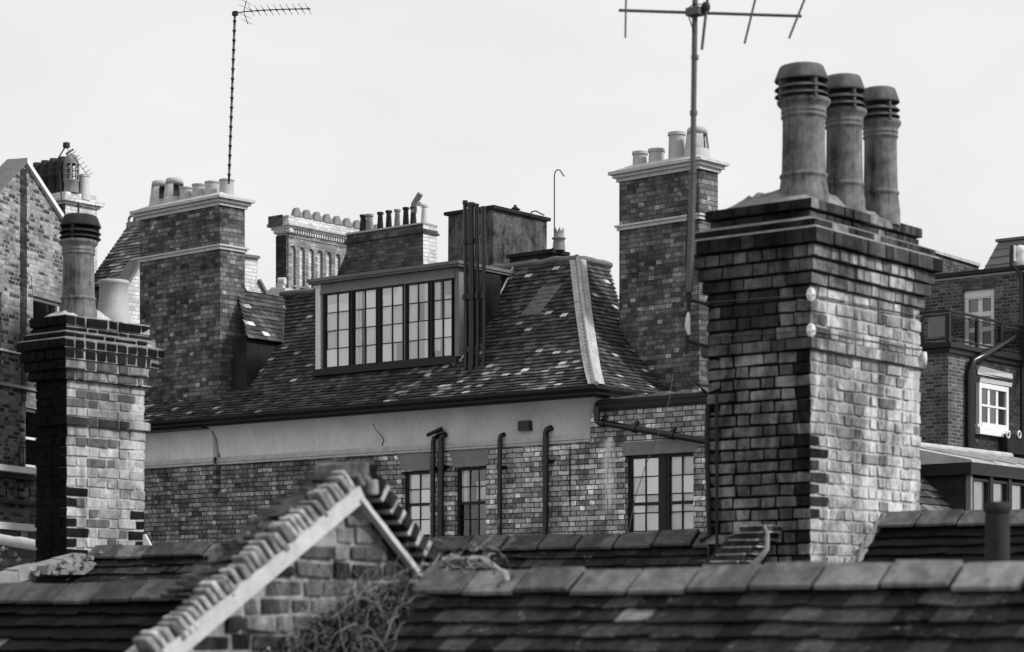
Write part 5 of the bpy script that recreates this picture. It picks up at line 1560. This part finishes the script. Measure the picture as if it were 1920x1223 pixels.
t_ = .24; s_ = s_for(LSF, 147, t_); Zp = LSF.world((s_, t_, 0)).y
zb2 = ztl_ + .04; Hh = (HY - 403) / FPX * Zp - zb2
po = Q.put('chimney_pot', potmesh(pot_body(Hh, 30 * Zp / FPX), 'pot_grey'), (s_, t_, zb2), label='tall louvred pot, sooty above', rz=.9)
co = bpy.data.objects.new('cowl', pot_cowl(Hh, 31 * Zp / FPX).mesh('cowl', M['pot_dark'])); col.objects.link(co); co.parent = po; co.rotation_euler = (0, R(1.5), .5)
q = MB(); q.tube([(0, 0, Hh - .01), (.0, 0, Hh + .10)], .008, 6); q.tube([(-.03, 0, Hh + .07), (.03, 0, Hh + .07)], .005, 6)
fo = bpy.data.objects.new('finial', q.mesh('finial', M['steel_dark'])); col.objects.link(fo); fo.parent = po
t_ = .60; s_ = s_for(LSF, 213, t_); Zp = LSF.world((s_, t_, 0)).y; zb2 = ztl_ + .05
h_ = (HY - 527) / FPX * Zp - zb2
b = MB(); k_ = Zp / FPX
b.lathe([(33 * k_, -.08), (32 * k_, 0), (30 * k_, .03), (27 * k_, h_ * .5), (26 * k_, h_ * .86), (29 * k_, h_ * .90), (30 * k_, h_ * .95), (28 * k_, h_), (23 * k_, h_ * 1.0), (22 * k_, h_ * .7), (.001, h_ * .7)], seg=36)
Q.put('chimney_pot', potmesh(b, 'pot_pale'), (s_, t_, zb2), label='pale squat pot')

# odds and ends at the left: verge, parapet, scrap of white flashing
VF = Frame(178, R2L.world((R2L.s(178), 0, 0)).y, A0)
q = MB(33)
zv = lambda t_: zz3 + .0 + t_ * math.tan(R(12))
n = 9
for i in range(n):                                       # a mortared coping slab going down the verge, in uneven lengths
    ta, tb = -.12 - i * .23, -.12 - (i + 1) * .23 + .004
    w0, w1 = q.rng.uniform(-.012, .012), q.rng.uniform(-.008, .008)
    q.hexa([(-.15 + w0, tb, zv(tb) - .10), (.05, tb, zv(tb) - .10), (.05, ta, zv(ta) - .10), (-.15 + w0, ta, zv(ta) - .10), (-.13 + w0, tb, zv(tb) + .0 + w1), (.03, tb, zv(tb) - .012 + w1), (.03, ta, zv(ta) - .012 + w1), (-.13 + w0, ta, zv(ta) + w1)])
VM = Thing('roof_verge', 'broken pale mortar verge sloping down left from the foot of the near left stack', 'roof verge', VF, (0, 0, zz3))
VM.part('coping', q, M['mortar_dirty'])
q = MB(133)
for i in range(40):
    t_ = q.rng.uniform(-.75, .05); s_ = q.rng.uniform(-.05, .20); z_ = zv(t_) - .05 + q.rng.uniform(-.06, .05) * (1 if t_ > -.4 else .5); w_ = q.rng.uniform(.010, .026)
    q.box(s_ - w_, s_ + w_, t_ - w_, t_ + w_, z_ - w_ * .7, z_ + w_ * .5, .5, 0, w_ * .45)
q.box(-.04, .16, -.62, .04, zv(-.3) - .14, zv(-.3) - .075, .5, 0, .01)
VM.part('rubble', q, M['mortar_dirty'])
PF = Frame(100, 20.5, AL)
PW = Thing('parapet_wall', 'low dark rubble wall with rounded pale coping at the left edge', 'wall', PF, (-1, 0, -12))
q = MB(34)
pa, za_ = PF.front(-40, 1009, 0); pb, zb_ = PF.front(101, 1031, 0)
pts = [(pa + (pb - pa) * i / 12, .06, za_ + (zb_ - za_) * i / 12 + q.rng.uniform(-.006, .006)) for i in range(13)]
q.tube(pts, [.065 * q.rng.uniform(.92, 1.06) for _ in pts], 10); PW.part('coping', q, M['mortar'])
q = MB(35); q.prism([(pa, -12), (pb - .03, -12), (pb - .03, zb_ - .03), (pa, za_ - .03)], 'y', .0, .3); PW.part('wall', q, M['brick_dull'])
q = MB(36)
for i in range(30):
    s_ = q.rng.uniform(pa, pb); z_ = q.rng.uniform(za_ - .35, za_ - .10); w_ = q.rng.uniform(.015, .035)
    q.lathe([(.001, -w_), (w_ * .8, -w_ * .5), (w_, 0), (w_ * .7, w_ * .6), (.001, w_)], (s_, .01, z_), 7)
PW.part('rubble', q, M['mortar_dirty'])
q = MB()
sa, za_ = R2L.front(268, 1002, .12); sb, zb_ = R2L.front(287, 1030, .12)
q.prism([(sa, zb_ - .05), (sb, zb_ - .05), (sb, zb_), (sa + .02, za_), (sa, za_)], 'y', .12, .135)
single('flashing_sheet', 'small white triangular sheet standing on the ridge right of the near left stack', 'sheet', R2L, q, M['white_paint'], (sa, .12, zb_ - .05))
# dark vent pipe rising through the right-hand roof
PF2 = Frame(1870, 11.5, A0)
q = MB(); zt_ = PF2.zat(942, 0, 0)
q.lathe([(.062, -2.2), (.062, zt_ - .07), (.060, zt_ - .06)], (0, 0, 0), 28); q.lathe([(.063, zt_ - .055), (.068, zt_ - .04), (.068, zt_), (.058, zt_), (.055, zt_ - .2)], (0, 0, 0), 28)
vp = Thing('vent_pipe', 'stout dark vent pipe standing behind the nearest ridge at the right edge', 'pipe', PF2, (0, 0, -2.2)); vp.part('pipe', q, M['pot_dark'])
q = MB(); q.lathe([(.10, -2.0), (.095, zt_ - .55), (.075, zt_ - .5)], (0, 0, 0), 24); vp.part('collar', q, M['lead_dark'])

# sagging cable across the wing
q = MB(); q.tube([loc(MF, P(x, y, 31)) for x, y in ((1262, 700), (1256, 745), (1243, 790), (1228, 830), (1210, 875), (1192, 930), (1180, 990), (1160, 1040))], .006, 5)
single('hanging_cable', 'thin pale cable sagging across the wing with the paired sash window', 'cable', MF, q, M['steel'], tuple(loc(MF, P(1262, 700, 31))))

# ================================================================ near brick gable with brick-on-edge coping
GG = Frame(660, 10.3, A0)
G = Thing('brick_gable', 'blurred old brick gable wall with brick-on-edge coping and pale mortar bands', 'gable wall', GG, (0, 0, -3))
sd_ = lambda x, y, s=0.0: GG.side(x, y, s)
ap = sd_(678, 925); gl_ = sd_(310, 1238); gr_ = sd_(792, 1082)
kL = (ap[1] - gl_[1]) / (ap[0] - gl_[0]); kR = (ap[1] - gr_[1]) / (gr_[0] - ap[0])
tL_, tR_ = ap[0] - 2.4, ap[0] + 1.0
topz = lambda t_: ap[1] - (kL * (ap[0] - t_) if t_ < ap[0] else kR * (t_ - ap[0]))
q = MB(51); mm = MB(52)
hB = .080; z = -2.2; row = 0
while z < ap[1]:
    t_ = tL_ - (.11 if row % 2 else 0); k = row % 2
    while t_ < tR_:
        w_ = (.225 if k % 2 == 0 else .115) * q.rng.uniform(.85, 1.12); k += 1
        a, b = t_ + .009, t_ + w_ - .009; t_ += w_
        zt_a = min(topz(a), topz(b))
        z1_ = min(z + hB - .008, zt_a - .01)
        if z1_ - z < .025 or q.rng.random() < .04: continue
        pr_ = q.rng.uniform(-.006, .012)
        q.box(-.12, pr_, a, b, z + .008, z1_, q.rng.choice([.15, .3, .36, .42, .5, .6, .25]) + q.rng.uniform(-.05, .05), 0, .008)
    z += hB; row += 1
bevel(G.part('brickwork', q, M['near_r']), .010)
mm.prism([(tL_, -3), (tR_, -3), (tR_, topz(tR_)), (ap[0], ap[1]), (tL_, topz(tL_))], 'x', -.3, -.009, .74); G.part('mortar', mm, M['mortar_tone'])
# sloping pale bands under the coping
q = MB(53)
def rake(mb, p0, p1, w0, w1, n, x0, x1, jit, tone=.5):
    """a strip following the rake: p0 top, p1 foot (t,z); w0/w1 thickness upward"""
    p0, p1 = Vector(p0), Vector(p1); d = (p1 - p0).normalized(); nn = Vector((-d.y, d.x))
    if nn.y < 0: nn = -nn
    for i in range(n):
        a = p0.lerp(p1, i / n); b = p0.lerp(p1, (i + 1) / n)
        g = mb.rng.uniform
        ja = jb if i else 0.0
        jb = g(-jit, jit)
        wa = w0 + (w1 - w0) * i / n; wb = w0 + (w1 - w0) * (i + 1) / n
        A = [a, b, b + nn * (wb + jb), a + nn * (wa + ja)]
        pr = x1
        mb.hexa([(x0, A[0].x, A[0].y), (pr, A[0].x, A[0].y), (pr, A[1].x, A[1].y), (x0, A[1].x, A[1].y), (x0, A[3].x, A[3].y), (pr, A[3].x, A[3].y), (pr, A[2].x, A[2].y), (x0, A[2].x, A[2].y)], tone)
bl0, bl1 = sd_(686, 938, .05), sd_(316, 1253, .05)
rake(q, bl0, bl1, .072, .080, 40, -.05, .05, .006)
G.part('verge_band', q, M['stone'])
q = MB(54); br0, br1 = sd_(678, 938, .06), sd_(792, 1086, .06)
rake(q, br0, br1, .022, .024, 14, -.28, .06, .003); G.part('verge_band', q, M['stone'], label='narrow pale band of the steep right slope')
q = MB(55); rake(q, sd_(672, 946, .02), sd_(778, 1086, .02), .03, .03, 10, -.2, .02, .003); G.part('shade_strip', q, M['dark_paint'])  # dark strip stands in for the shadow under the right verge
# brick-on-edge courses
q = MB(56); qb = MB(57)
def on_edge(p0, p1, hgt, thick, n0, x0, x1, tones, lean=0.0, off=0.0, fil=None):
    p0, p1 = Vector(p0), Vector(p1); L_ = (p1 - p0).length; d = (p1 - p0).normalized(); nn = Vector((-d.y, d.x))
    if nn.y < 0: nn = -nn
    p = 0.0
    while p < L_:
        w_ = thick * q.rng.uniform(.85, 1.15); gp = .022 if fil else .010
        a = p0 + d * (p + gp / 2) + nn * off; b = p0 + d * (p + w_ - gp / 2) + nn * off
        h_ = hgt * q.rng.uniform(.86, 1.1); le = d * (lean + q.rng.uniform(-.012, .012))
        c = b + nn * h_ + le; e = a + nn * h_ * q.rng.uniform(.9, 1.0) + le
        x1_ = x1 + q.rng.uniform(-.012, .012); jj = q.rng.uniform(-.01, .01)
        q.hexa([(x0, a.x, a.y), (x1_, a.x, a.y), (x1_, b.x, b.y), (x0, b.x, b.y), (x0, e.x, e.y), (x1_ - .012, e.x, e.y), (x1_ - .012, c.x, c.y), (x0, c.x, c.y)], q.rng.uniform(*tones))
        m0 = p0 + d * (p + w_ - gp / 2 - .002) + nn * off; m1 = p0 + d * (p + w_ + gp / 2 + .002) + nn * off
        hm = h_ * (fil or .72)
        qb.hexa([(x0, m0.x, m0.y), (x1 - .014, m0.x, m0.y), (x1 - .014, m1.x, m1.y), (x0, m1.x, m1.y), (x0, m0.x + nn.x * hm, m0.y + nn.y * hm), (x1 - .02, m0.x + nn.x * hm, m0.y + nn.y * hm), (x1 - .02, m1.x + nn.x * hm, m1.y + nn.y * hm), (x0, m1.x + nn.x * hm, m1.y + nn.y * hm)], fil and .85 or .45)
        p += w_
on_edge(sd_(684, 898), sd_(286, 1240), .108, .044, 0, -.05, .045, (.45, .80), lean=.015)
on_edge(sd_(683, 925), sd_(795, 1068), .082, .082, 0, -.22, .055, (.03, .14), off=.024, fil=.98)
e = sd_(666, 872); q.box(-.2, .06, e[0] - .06, e[0] + .045, e[1] - .06, e[1] + .022, .55, 0, .016)
q.box(-.2, .065, e[0] - .0, e[0] + .085, e[1] - .15, e[1] - .055, .55, 0, .016)
bevel(G.part('edge_bricks', q, M['near_r']), .009); G.part('edge_mortar', qb, M['mortar_tone'])
# tile creasing behind the coping on the left slope
q = MB(58)
t0_, z0_ = sd_(640, 862, -.25); t1_, z1_ = sd_(330, 1118, -.25)
n = 26
for i in range(n):
    a = i / n; t_ = t0_ + (t1_ - t0_) * a; z_ = z0_ + (z1_ - z0_) * a
    for j in range(2):
        x0 = -.06 - .10 * (j + 1); dz = .0 - .012 * j
        q.box(x0 + .003, x0 + .098, t_ - .13, t_ + .015, z_ - .025 + dz + q.rng.uniform(-.008, .008), z_ - .004 + dz + q.rng.uniform(-.008, .008), q.rng.uniform(.35, 1.0), 0, .010)
q.prism([(t0_ + .05, z0_ - .03), (t1_, z1_ - .05), (t1_, -3), (t0_ + .05, -3)], 'x', -.26, -.07, .1, 1)
G.part('tile_creasing', q, [M['ridge_dark'], M['under']])

# ================================================================ dry creeper over the gable and the ridge
CR = Thing('creeper', 'tangle of dry creeper stems spilling over the brick gable and the nearest ridge', 'plant', GG, (0.05, sd_(690, 1240)[0], -1))
rg = random.Random(123)
q = MB(61); lf = MB(62)
def leaf(p, s_, tone):
    n_ = Vector((rg.uniform(-1, 1), rg.uniform(-1, 1), rg.uniform(-1, 1))).normalized(); t_ = n_.orthogonal().normalized(); b_ = n_.cross(t_)
    p = Vector(p); l = s_ * rg.uniform(.6, 1.4); w_ = l * .38
    lf.face([p, p + t_ * l * .5 + b_ * w_ + n_ * l * .1, p + t_ * l, p + t_ * l * .5 - b_ * w_ + n_ * l * .1], tone)
def stem(p, d, n, step, r, tone, wig, droop=0.0, leafy=.3, ls=.016, dark=.85):
    p = Vector(p); d = Vector(d).normalized(); pts = [p.copy()]
    for i in range(n):
        d = (d + Vector((rg.uniform(-1, 1) * .5, rg.uniform(-1, 1), rg.uniform(-1, 1))) * wig + Vector((0, 0, -droop))).normalized()
        p = p + d * step
        if p.x < .02: p.x = .02 + rg.random() * .02
        pts.append(p.copy())
        if rg.random() < leafy: leaf(p, ls, rg.random() if rg.random() > dark else rg.uniform(0, .4))
    q.tube(pts, [r * (1 - .7 * i / len(pts)) for i in range(len(pts))], 4, tone, 0, False)
# woody stems rising from below
for x in (520, 560, 600, 640, 668, 690, 715, 742, 770, 795):
    for k in range(5):
        t_, z_ = sd_(x + rg.uniform(-18, 18), 1240, .05)
        hgt = 1.0 - abs(x - 715) / 330
        stem((rg.uniform(.03, .2), t_, z_ - .1), (rg.uniform(-.1, .25), rg.uniform(-.5, .5), 1), int(7 + 9 * hgt * rg.uniform(.6, 1.2)), .05, rg.uniform(.0014, .0036), rg.uniform(.1, .6), .33, .03, .2)
# hair-like twigs
for i in range(330):
    x = rg.gauss(695, 75); ymin = 1075 + max(0, (690 - x)) * .62
    if x < 500 or x > 815: continue
    y = rg.uniform(ymin, 1240)
    t_, z_ = sd_(x, y, .08)
    stem((rg.uniform(.03, .22), t_, z_), (rg.uniform(-.3, .4), rg.uniform(-1, 1), rg.uniform(-.6, 1)), rg.randint(4, 9), .032, rg.uniform(.0008, .0018), rg.uniform(.1, .9) ** 1.5, .55, .12, .2, .012)
# the dark dead-leaf mass behind them
for i in range(12000):
    x = rg.gauss(680, 80); ymin = 1098 + max(0, (690 - x)) * .60 + rg.random() ** 2 * 60
    y = rg.uniform(ymin, 1255)
    if x > 815: continue
    t_, z_ = sd_(x, y, .05)
    leaf((rg.uniform(.02, .16), t_, z_), .017, rg.random() ** (3.4 if math.sin(x * .07 + y * .05) + math.sin(x * .031 - y * .08) < .5 else 1.6))
# runners over the ridge to the right
for i in range(26):
    x = rg.uniform(775, 880) if i < 16 else rg.uniform(870, 945); y = rg.uniform(1040, 1085) if i < 16 else rg.uniform(1025, 1068)
    w_ = R1F.world((R1F.s(x), rg.uniform(-.05, .12), 0)); 
    p0 = P(x, y, w_.y); 
    stem(loc(GG, p0), (rg.uniform(.2, .6), rg.uniform(-.3, .9), rg.uniform(-.2, .9)), rg.randint(4, 9), .026, rg.uniform(.0014, .003), rg.uniform(.35, 1), .6, .14, .7, .018, .2)
for k in range(3):
    pts = [loc(GG, P(x + rg.uniform(-5, 5), y + rg.uniform(-5, 5), R1F.world((R1F.s(x), 0, 0)).y - .08)) for x, y in ((790, 1085), (820, 1062), (850, 1048), (880, 1050), (905, 1045), (925, 1062), (945, 1070), (953, 1095), (952, 1112))]
    q.tube(pts, [.006, .0055, .005, .005, .0045, .004, .004, .0035, .003], 5, .8, 0, False)
    for p in pts:
        for _ in range(4): leaf(p + Vector((rg.uniform(-.03, .03), rg.uniform(-.05, .05), rg.uniform(-.03, .05))), .016, rg.uniform(.5, 1))
CR.part('stems', q, M['twig']); CR.part('leaves', lf, M['leaf'])

# groups of look-alikes
for o in scene.objects:
    g_ = {'chimney stack': 'chimney stacks on the roofs', 'aerial': 'aerials on the roofs', 'roof': 'near tiled roofs'}.get(o.get('category'))
    if g_ and o.parent is None: o['group'] = g_
    if o.name.startswith('gable_house') or o.name.startswith('tiled_house'): o['group'] = 'houses glimpsed behind the stacks'
